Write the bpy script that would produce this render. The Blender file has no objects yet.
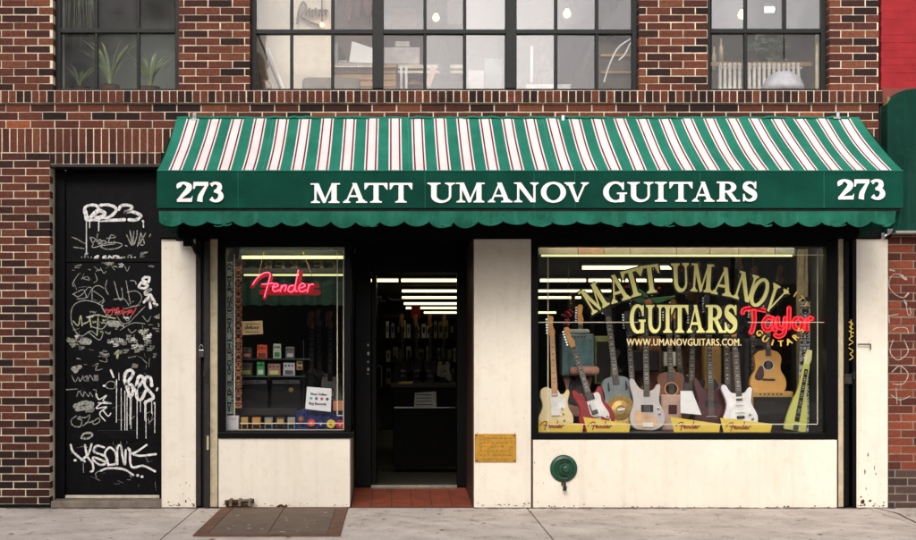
import bpy, math, random
from mathutils import Vector, Matrix
from mathutils.geometry import tessellate_polygon

# ------------------------------------------------------------------ camera, sky, sun, exposure
scene = bpy.context.scene
F, CX, CY, D, EH = 1297.0, 392.0, 345.0, 11.5, 1.445     # focal length in photo pixels, vanishing point, distance and eye height
cam_data = bpy.data.cameras.new('camera')
cam = bpy.data.objects.new('camera', cam_data)
scene.collection.objects.link(cam)
cam.location = (0, -D, EH)
cam.rotation_euler = (math.radians(90), 0, 0)
cam_data.sensor_width = 36
cam_data.lens = F / 916 * 36
cam_data.shift_x = (458 - CX) / 916
cam_data.shift_y = (CY - 270) / 916
cam_data.clip_end = 500
scene.camera = cam

SUN_EL, SUN_AZ = math.radians(33), math.radians(196)      # azimuth clockwise from +Y
world = bpy.data.worlds.new('World')
scene.world = world
world.use_nodes = True
wn = world.node_tree.nodes
wl = world.node_tree.links
bg = wn['Background']
sky = wn.new('ShaderNodeTexSky')
sky.sky_type = 'NISHITA'
sky.sun_disc = False
sky.sun_elevation = SUN_EL
sky.sun_rotation = SUN_AZ
sky.air_density = 1.4
sky.dust_density = 5.0
sky.ozone_density = 1.0
hs = wn.new('ShaderNodeHueSaturation')
hs.inputs['Saturation'].default_value = 0.35
wl.new(sky.outputs[0], hs.inputs['Color'])
wtc = wn.new('ShaderNodeTexCoord')
cl = wn.new('ShaderNodeTexNoise')
cl.inputs['Scale'].default_value = 4.5
cl.inputs['Detail'].default_value = 7
cl.inputs['Roughness'].default_value = .55
wl.new(wtc.outputs['Generated'], cl.inputs['Vector'])
clr = wn.new('ShaderNodeValToRGB')
clr.color_ramp.elements[0].position = .36
clr.color_ramp.elements[1].position = .66
clr.color_ramp.elements[0].color = (.85, .84, .9, 1)
clr.color_ramp.elements[1].color = (1.6, 1.57, 1.63, 1)
wl.new(cl.outputs['Fac'], clr.inputs['Fac'])
cmx = wn.new('ShaderNodeMix')
cmx.data_type = 'RGBA'
cmx.blend_type = 'MULTIPLY'
cmx.inputs['Factor'].default_value = 1
wl.new(hs.outputs[0], cmx.inputs[6])
wl.new(clr.outputs['Color'], cmx.inputs[7])
wl.new(cmx.outputs[2], bg.inputs['Color'])
bg.inputs['Strength'].default_value = 0.15
sun_data = bpy.data.lights.new('sun', 'SUN')
sun = bpy.data.objects.new('sun', sun_data)
scene.collection.objects.link(sun)
sun_data.energy = 1.5
sun_data.angle = math.radians(28)
sun_data.color = (1.0, 0.965, 0.9)
sdir = Vector((math.sin(SUN_AZ) * math.cos(SUN_EL), math.cos(SUN_AZ) * math.cos(SUN_EL), math.sin(SUN_EL)))
sun.rotation_euler = sdir.to_track_quat('Z', 'Y').to_euler()
vs_ = scene.view_settings
scene.display_settings.display_device = 'sRGB'
vs_.view_transform = 'Standard'
vs_.look = 'None'
vs_.gamma = 1
vs_.use_curve_mapping = False
vs_.exposure = 0.14
scene.render.engine = 'CYCLES'
scene.cycles.use_denoising = True
scene.cycles.max_bounces = 7
scene.cycles.transparent_max_bounces = 16
scene.cycles.sample_clamp_indirect = 4

# ------------------------------------------------------------------ helpers
R = random.Random(7)


def at(px, py, Y=0.0):
    d = D + Y
    return Vector(((px - CX) * d / F, Y, EH + (CY - py) * d / F))


def X(px, Y=0.0):
    return (px - CX) * (D + Y) / F


def Z(py, Y=0.0):
    return EH + (CY - py) * (D + Y) / F


def srgb(r, g, b):
    def f(c):
        c /= 255.0
        return c / 12.92 if c <= 0.04045 else ((c + 0.055) / 1.055) ** 2.4
    return (f(r), f(g), f(b), 1.0)


def catmull(pts, n=6, closed=False):
    P = [Vector(p) for p in pts]
    m = len(P)
    if m < 3 and not closed:
        return P
    out = []
    for i in range(m if closed else m - 1):
        if closed:
            a, b, c, d = P[i - 1], P[i], P[(i + 1) % m], P[(i + 2) % m]
        else:
            a, b, c, d = P[max(i - 1, 0)], P[i], P[i + 1], P[min(i + 2, m - 1)]
        for k in range(n):
            t = k / n
            out.append(0.5 * ((2 * b) + (c - a) * t + (2 * a - 5 * b + 4 * c - d) * t * t + (3 * b - a - 3 * c + d) * t ** 3))
    if not closed:
        out.append(P[-1])
    return out


class MB:
    """collects faces, then links them as one mesh object"""

    def __init__(self):
        self.v, self.f, self.m, self.t = [], [], [], []
        self.k = 0

    def face(self, pts, mi=0, tone=0.5):
        n = len(self.v)
        self.v.extend([tuple(p) for p in pts])
        self.f.append(tuple(range(n, n + len(pts))))
        self.m.append(mi)
        self.t.append(tone)

    def box(self, x0, x1, y0, y1, z0, z1, mi=0, tone=0.5):
        n = len(self.v)
        self.v += [(x0, y0, z0), (x1, y0, z0), (x1, y1, z0), (x0, y1, z0), (x0, y0, z1), (x1, y0, z1), (x1, y1, z1), (x0, y1, z1)]
        for q in ((0, 3, 2, 1), (4, 5, 6, 7), (0, 1, 5, 4), (1, 2, 6, 5), (2, 3, 7, 6), (3, 0, 4, 7)):
            self.f.append(tuple(n + i for i in q))
            self.m.append(mi)
            self.t.append(tone)

    def pbox(self, px0, px1, py0, py1, Y0, Y1, mi=0, tone=0.5):
        """box whose front face fills a pixel rectangle at its own real depth Y0"""
        self.box(X(px0, Y0), X(px1, Y0), Y0, Y1, Z(py1, Y0), Z(py0, Y0), mi, tone)

    def prism(self, poly, y0, y1, mi=0, inset=0.0):
        """poly: (x, z) outline, extruded between y0 (front) and y1; inset rounds the rims"""
        poly = [Vector((p[0], p[1])) for p in poly]
        area = sum(poly[i - 1].x * poly[i].y - poly[i].x * poly[i - 1].y for i in range(len(poly)))
        if area < 0:
            poly.reverse()
        n = len(poly)

        def ring(ins, y):
            out = []
            for i in range(n):
                a, b, c = poly[i - 1], poly[i], poly[(i + 1) % n]
                e1, e2 = (b - a), (c - b)
                if e1.length < 1e-9 or e2.length < 1e-9:
                    nn = Vector((0, 0))
                else:
                    e1.normalize()
                    e2.normalize()
                    nn = Vector((-(e1.y + e2.y), e1.x + e2.x))
                    if nn.length > 1e-6:
                        nn.normalize()
                q = b + nn * ins
                out.append((q.x, y, q.y))
            return out
        if inset > 0:
            rings = [ring(inset, y0), ring(inset * .3, y0 + inset * .35), ring(0, y0 + inset), ring(0, y1 - inset), ring(inset * .3, y1 - inset * .35), ring(inset, y1)]
        else:
            rings = [ring(0, y0), ring(0, y1)]
        base = len(self.v)
        for r in rings:
            self.v += r
        for k in range(len(rings) - 1):
            for i in range(n):
                j = (i + 1) % n
                self.f.append((base + k * n + i, base + k * n + j, base + (k + 1) * n + j, base + (k + 1) * n + i))
                self.m.append(mi)
                self.t.append(.5)
        tri = tessellate_polygon([[Vector((p[0], p[2], 0)) for p in rings[0]]])
        last = base + (len(rings) - 1) * n
        for a, b, c in tri:
            p, q, s = (rings[0][a], rings[0][b], rings[0][c])
            ccw = (q[0] - p[0]) * (s[2] - p[2]) - (s[0] - p[0]) * (q[2] - p[2]) > 0
            if not ccw:
                b, c = c, b
            self.f.append((base + a, base + b, base + c))
            self.f.append((last + a, last + c, last + b))
            self.m += [mi, mi]
            self.t += [.5, .5]

    def tube(self, pts, r, sides=6, mi=0, caps=True):
        P = [Vector(p) for p in pts]
        P = [p for i, p in enumerate(P) if i == 0 or (p - P[i - 1]).length > 1e-6]
        if len(P) < 2:
            return
        base = len(self.v)
        prev = None
        for i, p in enumerate(P):
            t = (P[min(i + 1, len(P) - 1)] - P[max(i - 1, 0)])
            if t.length < 1e-9:
                t = Vector((0, 0, 1))
            t.normalize()
            if prev is None:
                u = t.orthogonal().normalized()
            else:
                u = (prev - t * prev.dot(t))
                u = u.normalized() if u.length > 1e-6 else t.orthogonal().normalized()
            prev = u
            w = t.cross(u)
            rr = r[i] if isinstance(r, (list, tuple)) else r
            for k in range(sides):
                a = 2 * math.pi * k / sides
                self.v.append(tuple(p + (u * math.cos(a) + w * math.sin(a)) * rr))
        for i in range(len(P) - 1):
            for k in range(sides):
                j = (k + 1) % sides
                self.f.append((base + i * sides + k, base + i * sides + j, base + (i + 1) * sides + j, base + (i + 1) * sides + k))
                self.m.append(mi)
                self.t.append(.5)
        if caps:
            self.f.append(tuple(base + k for k in reversed(range(sides))))
            self.f.append(tuple(base + (len(P) - 1) * sides + k for k in range(sides)))
            self.m += [mi, mi]
            self.t += [.5, .5]

    def lathe(self, prof, c, axis='Y', seg=24, mi=0):
        """prof: (radius, offset along axis)"""
        base = len(self.v)
        for r, h in prof:
            for k in range(seg):
                a = 2 * math.pi * k / seg
                if axis == 'Y':
                    self.v.append((c[0] + r * math.cos(a), c[1] + h, c[2] + r * math.sin(a)))
                elif axis == 'Z':
                    self.v.append((c[0] + r * math.cos(a), c[1] + r * math.sin(a), c[2] + h))
                else:
                    self.v.append((c[0] + h, c[1] + r * math.cos(a), c[2] + r * math.sin(a)))
        for i in range(len(prof) - 1):
            for k in range(seg):
                j = (k + 1) % seg
                self.f.append((base + i * seg + k, base + i * seg + j, base + (i + 1) * seg + j, base + (i + 1) * seg + k))
                self.m.append(mi)
                self.t.append(.5)
        for i in (0, len(prof) - 1):
            if prof[i][0] > 1e-4:
                self.f.append(tuple(base + i * seg + k for k in range(seg)))
                self.m.append(mi)
                self.t.append(.5)

    def ribbon(self, pts, w, place, mi=0, round_ends=True):
        """flat painted stroke: pts (u, v), w width in the same units, place(u, v, lift) -> 3D"""
        self.k += 1
        lift = self.k
        P = [Vector((p[0], p[1])) for p in pts]
        n = len(P)
        L, Rr = [], []
        for i, p in enumerate(P):
            t = P[min(i + 1, n - 1)] - P[max(i - 1, 0)]
            if t.length < 1e-9:
                t = Vector((1, 0))
            t.normalize()
            nn = Vector((-t.y, t.x))
            ww = (w[i] if isinstance(w, (list, tuple)) else w) / 2
            L.append(p + nn * ww)
            Rr.append(p - nn * ww)
        for i in range(n - 1):
            self.face([place(*L[i], lift), place(*Rr[i], lift), place(*Rr[i + 1], lift), place(*L[i + 1], lift)], mi)
        if round_ends:
            for e in (0, n - 1):
                self.k += 1
                ww = (w[e] if isinstance(w, (list, tuple)) else w) / 2
                self.face([place(P[e].x + ww * math.cos(a * math.pi / 5), P[e].y + ww * math.sin(a * math.pi / 5), self.k) for a in range(10)], mi)

    def build(self, name, mats, parent=None, smooth=False, bevel=0, local=False, loc=None):
        me = bpy.data.meshes.new(name)
        off = Vector((0, 0, 0))
        if not local:
            if parent is not None:
                off = world_loc(parent)
            elif loc is not None:
                off = Vector(loc)
        me.from_pydata([tuple(Vector(p) - off) for p in self.v], [], self.f)
        if not isinstance(mats, (list, tuple)):
            mats = [mats]
        for m in mats:
            me.materials.append(m)
        me.polygons.foreach_set('material_index', self.m)
        at_ = me.attributes.new('tone', 'FLOAT', 'FACE')
        at_.data.foreach_set('value', self.t)
        if smooth:
            me.polygons.foreach_set('use_smooth', [True] * len(self.f))
        me.update()
        o = bpy.data.objects.new(name, me)
        scene.collection.objects.link(o)
        if parent is not None:
            o.parent = parent
        elif loc is not None:
            o.location = loc
        if smooth and bevel == 0:
            pass
        if bevel:
            b = o.modifiers.new('bevel', 'BEVEL')
            b.width = bevel
            b.segments = 2
            b.limit_method = 'ANGLE'
        return o


def world_loc(o):
    p = Vector((0, 0, 0))
    while o is not None:
        p += Vector(o.location)
        o = o.parent
    return p


def tag(o, label=None, cat=None, group=None, kind=None):
    if label:
        o['label'] = label
    if cat:
        o['category'] = cat
    if group:
        o['group'] = group
    if kind:
        o['kind'] = kind
    return o


def thing(name, label, cat, loc=(0, 0, 0), rot=(0, 0, 0), group=None):
    o = bpy.data.objects.new(name, None)
    scene.collection.objects.link(o)
    o.location = loc
    o.rotation_euler = rot
    o.empty_display_size = .1
    return tag(o, label, cat, group)


def copy_tree(o, parent=None):
    c = o.copy()
    scene.collection.objects.link(c)
    c.parent = parent
    for ch in list(o.children):
        copy_tree(ch, c)
    return c


# ------------------------------------------------------------------ materials
def nodes_of(name):
    m = bpy.data.materials.new(name)
    m.use_nodes = True
    nt = m.node_tree
    return m, nt, nt.nodes['Principled BSDF']


def mat(name, col, rough=.6, metal=0.0, var=.25, scale=12, bump=0.0, bscale=60, spec=.5, coat=0.0, dirt=None, dscale=6, damount=.5, streak=0.0, sscale=(9, 9, .7), scol=(120, 104, 84)):
    """principled with two octaves of noise variation, optional stains and bump"""
    m, nt, p = nodes_of(name)
    N, L = nt.nodes, nt.links
    if len(col) == 3:
        col = srgb(*col)
    tc = N.new('ShaderNodeTexCoord')
    n1 = N.new('ShaderNodeTexNoise')
    n1.inputs['Scale'].default_value = scale
    n1.inputs['Detail'].default_value = 6
    L.new(tc.outputs['Object'], n1.inputs['Vector'])
    cr = N.new('ShaderNodeValToRGB')
    cr.color_ramp.elements[0].position = .3
    cr.color_ramp.elements[1].position = .72
    lo = 1 - var
    hi = 1 + var * .5
    cr.color_ramp.elements[0].color = tuple(c * lo for c in col[:3]) + (1,)
    cr.color_ramp.elements[1].color = tuple(min(1, c * hi) for c in col[:3]) + (1,)
    L.new(n1.outputs['Fac'], cr.inputs['Fac'])
    out = cr.outputs['Color']
    if dirt is not None:
        n2 = N.new('ShaderNodeTexNoise')
        n2.inputs['Scale'].default_value = dscale
        n2.inputs['Detail'].default_value = 9
        n2.inputs['Roughness'].default_value = .68
        L.new(tc.outputs['Object'], n2.inputs['Vector'])
        c2 = N.new('ShaderNodeValToRGB')
        c2.color_ramp.elements[0].position = .52
        c2.color_ramp.elements[1].position = .74
        c2.color_ramp.elements[0].color = (0, 0, 0, 1)
        c2.color_ramp.elements[1].color = (damount,) * 3 + (1,)
        L.new(n2.outputs['Fac'], c2.inputs['Fac'])
        mx = N.new('ShaderNodeMix')
        mx.data_type = 'RGBA'
        L.new(c2.outputs['Color'], mx.inputs['Factor'])
        L.new(out, mx.inputs[6])
        mx.inputs[7].default_value = srgb(*dirt)
        out = mx.outputs[2]
    if streak:
        mp = N.new('ShaderNodeMapping')
        mp.inputs['Scale'].default_value = sscale
        L.new(tc.outputs['Object'], mp.inputs['Vector'])
        n4 = N.new('ShaderNodeTexNoise')
        n4.inputs['Scale'].default_value = 1
        n4.inputs['Detail'].default_value = 8
        n4.inputs['Roughness'].default_value = .65
        L.new(mp.outputs[0], n4.inputs['Vector'])
        c4 = N.new('ShaderNodeValToRGB')
        c4.color_ramp.elements[0].position = .5
        c4.color_ramp.elements[1].position = .8
        c4.color_ramp.elements[0].color = (0, 0, 0, 1)
        c4.color_ramp.elements[1].color = (streak,) * 3 + (1,)
        L.new(n4.outputs['Fac'], c4.inputs['Fac'])
        m4 = N.new('ShaderNodeMix')
        m4.data_type = 'RGBA'
        L.new(c4.outputs['Color'], m4.inputs['Factor'])
        L.new(out, m4.inputs[6])
        m4.inputs[7].default_value = srgb(*scol)
        out = m4.outputs[2]
    L.new(out, p.inputs['Base Color'])
    p.inputs['Roughness'].default_value = rough
    p.inputs['Metallic'].default_value = metal
    p.inputs['Specular IOR Level'].default_value = spec
    p.inputs['Coat Weight'].default_value = coat
    p.inputs['Coat Roughness'].default_value = .08
    if bump:
        n3 = N.new('ShaderNodeTexNoise')
        n3.inputs['Scale'].default_value = bscale
        n3.inputs['Detail'].default_value = 5
        L.new(tc.outputs['Object'], n3.inputs['Vector'])
        b = N.new('ShaderNodeBump')
        b.inputs['Strength'].default_value = bump
        b.inputs['Distance'].default_value = .01
        L.new(n3.outputs['Fac'], b.inputs['Height'])
        L.new(b.outputs[0], p.inputs['Normal'])
    return m


def brick_mat(name, ramp, soot=.35):
    m, nt, p = nodes_of(name)
    N, L = nt.nodes, nt.links
    a = N.new('ShaderNodeAttribute')
    a.attribute_name = 'tone'
    cr = N.new('ShaderNodeValToRGB')
    while len(cr.color_ramp.elements) < len(ramp):
        cr.color_ramp.elements.new(.5)
    for e, (pos, c) in zip(cr.color_ramp.elements, ramp):
        e.position = pos
        e.color = srgb(*c)
    L.new(a.outputs['Fac'], cr.inputs['Fac'])
    tc = N.new('ShaderNodeTexCoord')
    n = N.new('ShaderNodeTexNoise')
    n.inputs['Scale'].default_value = 38
    n.inputs['Detail'].default_value = 7
    n.inputs['Roughness'].default_value = .7
    L.new(tc.outputs['Object'], n.inputs['Vector'])
    c2 = N.new('ShaderNodeValToRGB')
    c2.color_ramp.elements[0].position = .28
    c2.color_ramp.elements[1].position = .7
    c2.color_ramp.elements[0].color = (1 - soot * 1.3,) * 3 + (1,)
    c2.color_ramp.elements[1].color = (1.12, 1.1, 1.1, 1)
    L.new(n.outputs['Fac'], c2.inputs['Fac'])
    mx = N.new('ShaderNodeMix')
    mx.data_type = 'RGBA'
    mx.blend_type = 'MULTIPLY'
    mx.inputs['Factor'].default_value = 1
    L.new(cr.outputs['Color'], mx.inputs[6])
    L.new(c2.outputs['Color'], mx.inputs[7])
    n5 = N.new('ShaderNodeTexNoise')
    n5.inputs['Scale'].default_value = 1.3
    n5.inputs['Detail'].default_value = 6
    n5.inputs['Roughness'].default_value = .6
    L.new(tc.outputs['Object'], n5.inputs['Vector'])
    c5 = N.new('ShaderNodeValToRGB')
    c5.color_ramp.elements[0].position = .32
    c5.color_ramp.elements[1].position = .68
    c5.color_ramp.elements[0].color = (.74, .72, .72, 1)
    c5.color_ramp.elements[1].color = (1.14, 1.14, 1.12, 1)
    L.new(n5.outputs['Fac'], c5.inputs['Fac'])
    m5 = N.new('ShaderNodeMix')
    m5.data_type = 'RGBA'
    m5.blend_type = 'MULTIPLY'
    m5.inputs['Factor'].default_value = 1
    L.new(mx.outputs[2], m5.inputs[6])
    L.new(c5.outputs['Color'], m5.inputs[7])
    L.new(m5.outputs[2], p.inputs['Base Color'])
    p.inputs['Roughness'].default_value = .85
    p.inputs['Specular IOR Level'].default_value = .25
    b = N.new('ShaderNodeBump')
    b.inputs['Strength'].default_value = .5
    b.inputs['Distance'].default_value = .006
    L.new(n.outputs['Fac'], b.inputs['Height'])
    L.new(b.outputs[0], p.inputs['Normal'])
    return m


def emit(name, col, strength):
    m, nt, p = nodes_of(name)
    p.inputs['Base Color'].default_value = srgb(*col)
    p.inputs['Emission Color'].default_value = srgb(*col)
    p.inputs['Emission Strength'].default_value = strength
    return m


def glass_mat(name, base, rough=.0, wav=.0, tint=(.99, .995, .99), haze=0.0):
    """thin glazing: clear, with a mirror reflection that grows at grazing angles, and an optional film of dust"""
    m, nt, p = nodes_of(name)
    N, L = nt.nodes, nt.links
    N.remove(p)
    out = N['Material Output']
    tr = N.new('ShaderNodeBsdfTransparent')
    tr.inputs['Color'].default_value = tint + (1,)
    gl = N.new('ShaderNodeBsdfGlossy')
    gl.inputs['Roughness'].default_value = rough
    lw = N.new('ShaderNodeLayerWeight')
    pw = N.new('ShaderNodeMath')
    pw.operation = 'POWER'
    pw.inputs[1].default_value = 5
    L.new(lw.outputs['Facing'], pw.inputs[0])
    ad = N.new('ShaderNodeMath')
    ad.operation = 'MULTIPLY_ADD'
    ad.use_clamp = True
    ad.inputs[1].default_value = .9
    ad.inputs[2].default_value = base
    L.new(pw.outputs[0], ad.inputs[0])
    mx = N.new('ShaderNodeMixShader')
    L.new(ad.outputs[0], mx.inputs[0])
    L.new(tr.outputs[0], mx.inputs[1])
    L.new(gl.outputs[0], mx.inputs[2])
    last = mx.outputs[0]
    tc = N.new('ShaderNodeTexCoord')
    if wav:
        n = N.new('ShaderNodeTexNoise')
        n.inputs['Scale'].default_value = 3.5
        n.inputs['Detail'].default_value = 2
        L.new(tc.outputs['Object'], n.inputs['Vector'])
        b = N.new('ShaderNodeBump')
        b.inputs['Strength'].default_value = wav
        b.inputs['Distance'].default_value = .02
        L.new(n.outputs['Fac'], b.inputs['Height'])
        L.new(b.outputs[0], gl.inputs['Normal'])
    if haze:
        n = N.new('ShaderNodeTexNoise')
        n.inputs['Scale'].default_value = 5
        n.inputs['Detail'].default_value = 8
        n.inputs['Roughness'].default_value = .65
        L.new(tc.outputs['Object'], n.inputs['Vector'])
        c = N.new('ShaderNodeMapRange')
        c.inputs[1].default_value = .3
        c.inputs[2].default_value = .75
        c.inputs[3].default_value = haze * .35
        c.inputs[4].default_value = haze * 1.5
        L.new(n.outputs['Fac'], c.inputs[0])
        df = N.new('ShaderNodeBsdfDiffuse')
        df.inputs['Color'].default_value = srgb(205, 198, 200)
        m2 = N.new('ShaderNodeMixShader')
        L.new(c.outputs[0], m2.inputs[0])
        L.new(last, m2.inputs[1])
        L.new(df.outputs[0], m2.inputs[2])
        last = m2.outputs[0]
    L.new(last, out.inputs['Surface'])
    return m


M = {}
M['brick'] = brick_mat('brick_dark_red', [(0, (38, 27, 26)), (.2, (60, 36, 31)), (.5, (96, 52, 41)), (.78, (116, 65, 48)), (.93, (130, 80, 56)), (1, (156, 86, 56))], .45)
M['brick_orange'] = brick_mat('brick_orange_red', [(0, (78, 42, 34)), (.4, (112, 56, 42)), (.75, (136, 68, 46)), (1, (158, 84, 54))], .28)
M['brick_grey'] = brick_mat('brick_painted_grey', [(0, (58, 46, 44)), (1, (86, 68, 62))], .2)
M['mortar'] = mat('mortar_cream', (236, 220, 192), .95, var=.35, scale=9, bump=.5, bscale=90, spec=.1, dirt=(120, 100, 84), dscale=4, damount=.7)
M['mortar_grey'] = mat('mortar_grey', (150, 138, 122), .95, var=.4, scale=9, bump=.5, bscale=90, spec=.1)
M['cream'] = mat('cream_painted_metal', (234, 226, 208), .55, var=.07, scale=2.2, bump=.12, bscale=9, dirt=(200, 178, 148), dscale=11, damount=.35, streak=.3, sscale=(11, 11, .9), scol=(190, 172, 140))
M['cream_strip'] = mat('cream_trim_paint', (196, 180, 148), .6, var=.2, scale=14, dirt=(110, 92, 70), dscale=9, damount=.6)
M['grime'] = mat('rust_and_grime', (82, 60, 44), .9, var=.5, scale=30, spec=.1)
M['soot_black'] = mat('black_grime', (26, 22, 20), .95, var=.4, scale=30, spec=.1)
M['black'] = mat('black_paint', (8, 8, 8), .4, var=.3, scale=20, spec=.15)
M['black_door'] = mat('black_door_paint', (7, 7, 8), .5, var=.4, scale=16, spec=.12, bump=.05, bscale=25, dirt=(24, 24, 24), dscale=14, damount=.6)
M['dark_steel'] = mat('dark_steel', (42, 40, 38), .5, .3, var=.4, scale=22, dirt=(74, 56, 42), dscale=16, damount=.6)
M['brown_trim'] = mat('brown_trim', (74, 50, 38), .5, var=.3)
M['green'] = mat('green_canvas_weathered', (40, 118, 96), .9, var=.22, scale=2.5, bump=.8, bscale=8, spec=.1, dirt=(64, 128, 108), dscale=5, damount=.35, streak=.35, sscale=(14, 2, 2), scol=(22, 76, 62))
M['green_dark'] = mat('green_canvas', (13, 68, 54), .88, var=.25, scale=2.2, bump=.9, bscale=6, spec=.1, dirt=(30, 88, 70), dscale=4, damount=.35, streak=.4, sscale=(7, 7, 1.2), scol=(8, 48, 40))
M['green_valance'] = mat('green_canvas_faded', (34, 102, 82), .9, var=.4, scale=4, bump=.9, bscale=9, spec=.1, dirt=(18, 68, 54), dscale=9, damount=.8, streak=.5, sscale=(16, 16, 2), scol=(66, 128, 108))
M['canvas_white'] = mat('white_canvas', (222, 214, 210), .9, var=.1, scale=3, bump=.8, bscale=8, spec=.1, dirt=(190, 182, 178), dscale=6, damount=.6)
M['canvas_red'] = mat('maroon_canvas', (118, 34, 50), .9, var=.15, spec=.1)
M['white_paint'] = mat('white_lettering', (247, 243, 240), .8, var=.04, spec=.2)
M['gold'] = mat('gold_leaf_lettering', (255, 247, 152), .5, .0, var=.12, scale=10, spec=.6)
M['gold_small'] = mat('gold_small_lettering', (252, 230, 160), .5, var=.06)
M['letter_shadow'] = mat('black_lettering_outline', (10, 9, 8), .6, var=.1)
M['green_dome'] = mat('bottle_green_canvas', (12, 52, 42), .85, var=.3, scale=2.2, bump=.4, bscale=10, spec=.12, dirt=(26, 70, 56), dscale=5, damount=.6, streak=.5, sscale=(10, 10, .9), scol=(40, 84, 70))
M['red_wall'] = mat('red_painted_wall', (150, 40, 44), .85, var=.2, scale=6, bump=.3, bscale=50, spec=.2)
M['window_frame'] = mat('dark_green_black_frame', (20, 24, 23), .5, var=.3, scale=20, spec=.3)
M['glass'] = glass_mat('shop_glass', .055, wav=.03)
M['glass_up'] = glass_mat('old_window_glass', .16, wav=.05, haze=.03)
M['glass_dim'] = glass_mat('old_window_glass_clear', .035, wav=.05, haze=.02)
M['glass_mid'] = glass_mat('old_window_glass_half', .09, wav=.05, haze=.025)
M['glass_plants'] = glass_mat('old_window_glass_dusty', .035, wav=.05, haze=.03)
M['tape'] = mat('alarm_foil_tape', (226, 218, 190), .5, .0, var=.15)
M['tile'] = mat('terracotta_tile', (150, 76, 54), .6, var=.3, scale=8, dirt=(70, 44, 36), dscale=6, damount=.8)
M['tile_joint'] = mat('tile_joint', (90, 70, 58), .9)
M['stone'] = mat('pale_stone', (206, 196, 176), .8, var=.2, scale=15, dirt=(120, 104, 88), damount=.6)
M['wood'] = mat('honey_wood', (176, 128, 66), .5, var=.3, scale=10)
M['wood_dark'] = mat('dark_wood', (52, 32, 22), .5, var=.3, scale=10)
M['chrome'] = mat('chrome', (200, 200, 200), .2, 1.0, var=.1)
M['plate_brass'] = mat('yellowed_brass', (196, 146, 44), .5, .25, var=.25, scale=18, dirt=(120, 74, 30), dscale=16, damount=.8)
M['rubber'] = mat('black_plastic', (18, 18, 19), .5, var=.2)
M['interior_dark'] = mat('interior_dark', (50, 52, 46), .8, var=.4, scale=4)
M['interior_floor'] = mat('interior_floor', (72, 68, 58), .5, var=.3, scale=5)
M['paper'] = mat('paper_white', (240, 240, 238), .8, var=.05)
M['ink'] = mat('printed_ink', (40, 36, 40), .8, var=.1)
M['red_ink'] = mat('red_ink', (140, 34, 30), .7, var=.1)
M['yellow_card'] = mat('yellow_card', (236, 204, 78), .6, var=.08)
M['tube_light'] = emit('fluorescent_tube', (255, 250, 226), 2.6)
M['tube_far'] = emit('fluorescent_tube_far', (255, 240, 176), 2.6)
M['tube_added'] = emit('added_display_tube', (255, 246, 214), 48)  # for the unseen tubes added to brighten the window displays
M['tube_dim'] = emit('old_fluorescent_tube', (226, 230, 160), 1.15)
M['neon_pink'] = emit('neon_tube_pink', (255, 84, 120), 2.4)
M['neon_red'] = emit('neon_tube_red', (255, 44, 58), 2.2)
M['neon_back'] = mat('red_acrylic', (190, 20, 30), .3, var=.05)
M['bulb'] = emit('warm_bulb', (255, 196, 112), 7.0)


def colour(name, rgb, rough=.5, **k):
    if name not in M:
        M[name] = mat(name, rgb, rough, **k)
    return M[name]


def spray(name, rgb, hole=.45, scale=55):
    """spray paint that thins out in patches"""
    m = mat(name, rgb, .65, var=.25, scale=20)
    nt = m.node_tree
    N, L = nt.nodes, nt.links
    tc = N.new('ShaderNodeTexCoord')
    n = N.new('ShaderNodeTexNoise')
    n.inputs['Scale'].default_value = scale
    n.inputs['Detail'].default_value = 6
    n.inputs['Roughness'].default_value = .7
    L.new(tc.outputs['Object'], n.inputs['Vector'])
    c = N.new('ShaderNodeMapRange')
    c.inputs[1].default_value = hole - .12
    c.inputs[2].default_value = hole + .1
    c.inputs[3].default_value = .3
    c.inputs[4].default_value = 1.0
    L.new(n.outputs['Fac'], c.inputs[0])
    L.new(c.outputs[0], nt.nodes['Principled BSDF'].inputs['Alpha'])
    return m


# ------------------------------------------------------------------ lettering
def strip(outer, inner):
    return [[outer[i], outer[i + 1], inner[i + 1], inner[i]] for i in range(len(outer) - 1)]


def ell(cx, cy, rx, ry, a0, a1, n=22):
    return [(cx + rx * math.cos(math.radians(a0 + (a1 - a0) * i / n)), cy + ry * math.sin(math.radians(a0 + (a1 - a0) * i / n))) for i in range(n + 1)]


def rect(x0, x1, y0, y1):
    return [(x0, y0), (x1, y0), (x1, y1), (x0, y1)]


def foot(xc, h, w, up=True, y=0.0):
    """bracketed serif; w is half the stem"""
    if up:
        return [[(xc - h, y), (xc + h, y), (xc + h, y + .05), (xc - h, y + .05)], [(xc - h * .8, y + .05), (xc + h * .8, y + .05), (xc + w, y + .14), (xc - w, y + .14)]]
    return [[(xc - h, y - .05), (xc + h, y - .05), (xc + h, y), (xc - h, y)], [(xc - w, y - .14), (xc + w, y - .14), (xc + h * .8, y - .05), (xc - h * .8, y - .05)]]


def pen(pts, ws, n=7):
    P = [Vector((p[0], p[1], w)) for p, w in zip(pts, ws)]
    C = catmull(P, n)
    L, Rr = [], []
    for i, p in enumerate(C):
        t = C[min(i + 1, len(C) - 1)] - C[max(i - 1, 0)]
        t = Vector((t.x, t.y)).normalized()
        nn = Vector((-t.y, t.x)) * p.z / 2
        L.append((p.x + nn.x, p.y + nn.y))
        Rr.append((p.x - nn.x, p.y - nn.y))
    return strip(L, Rr)


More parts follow.
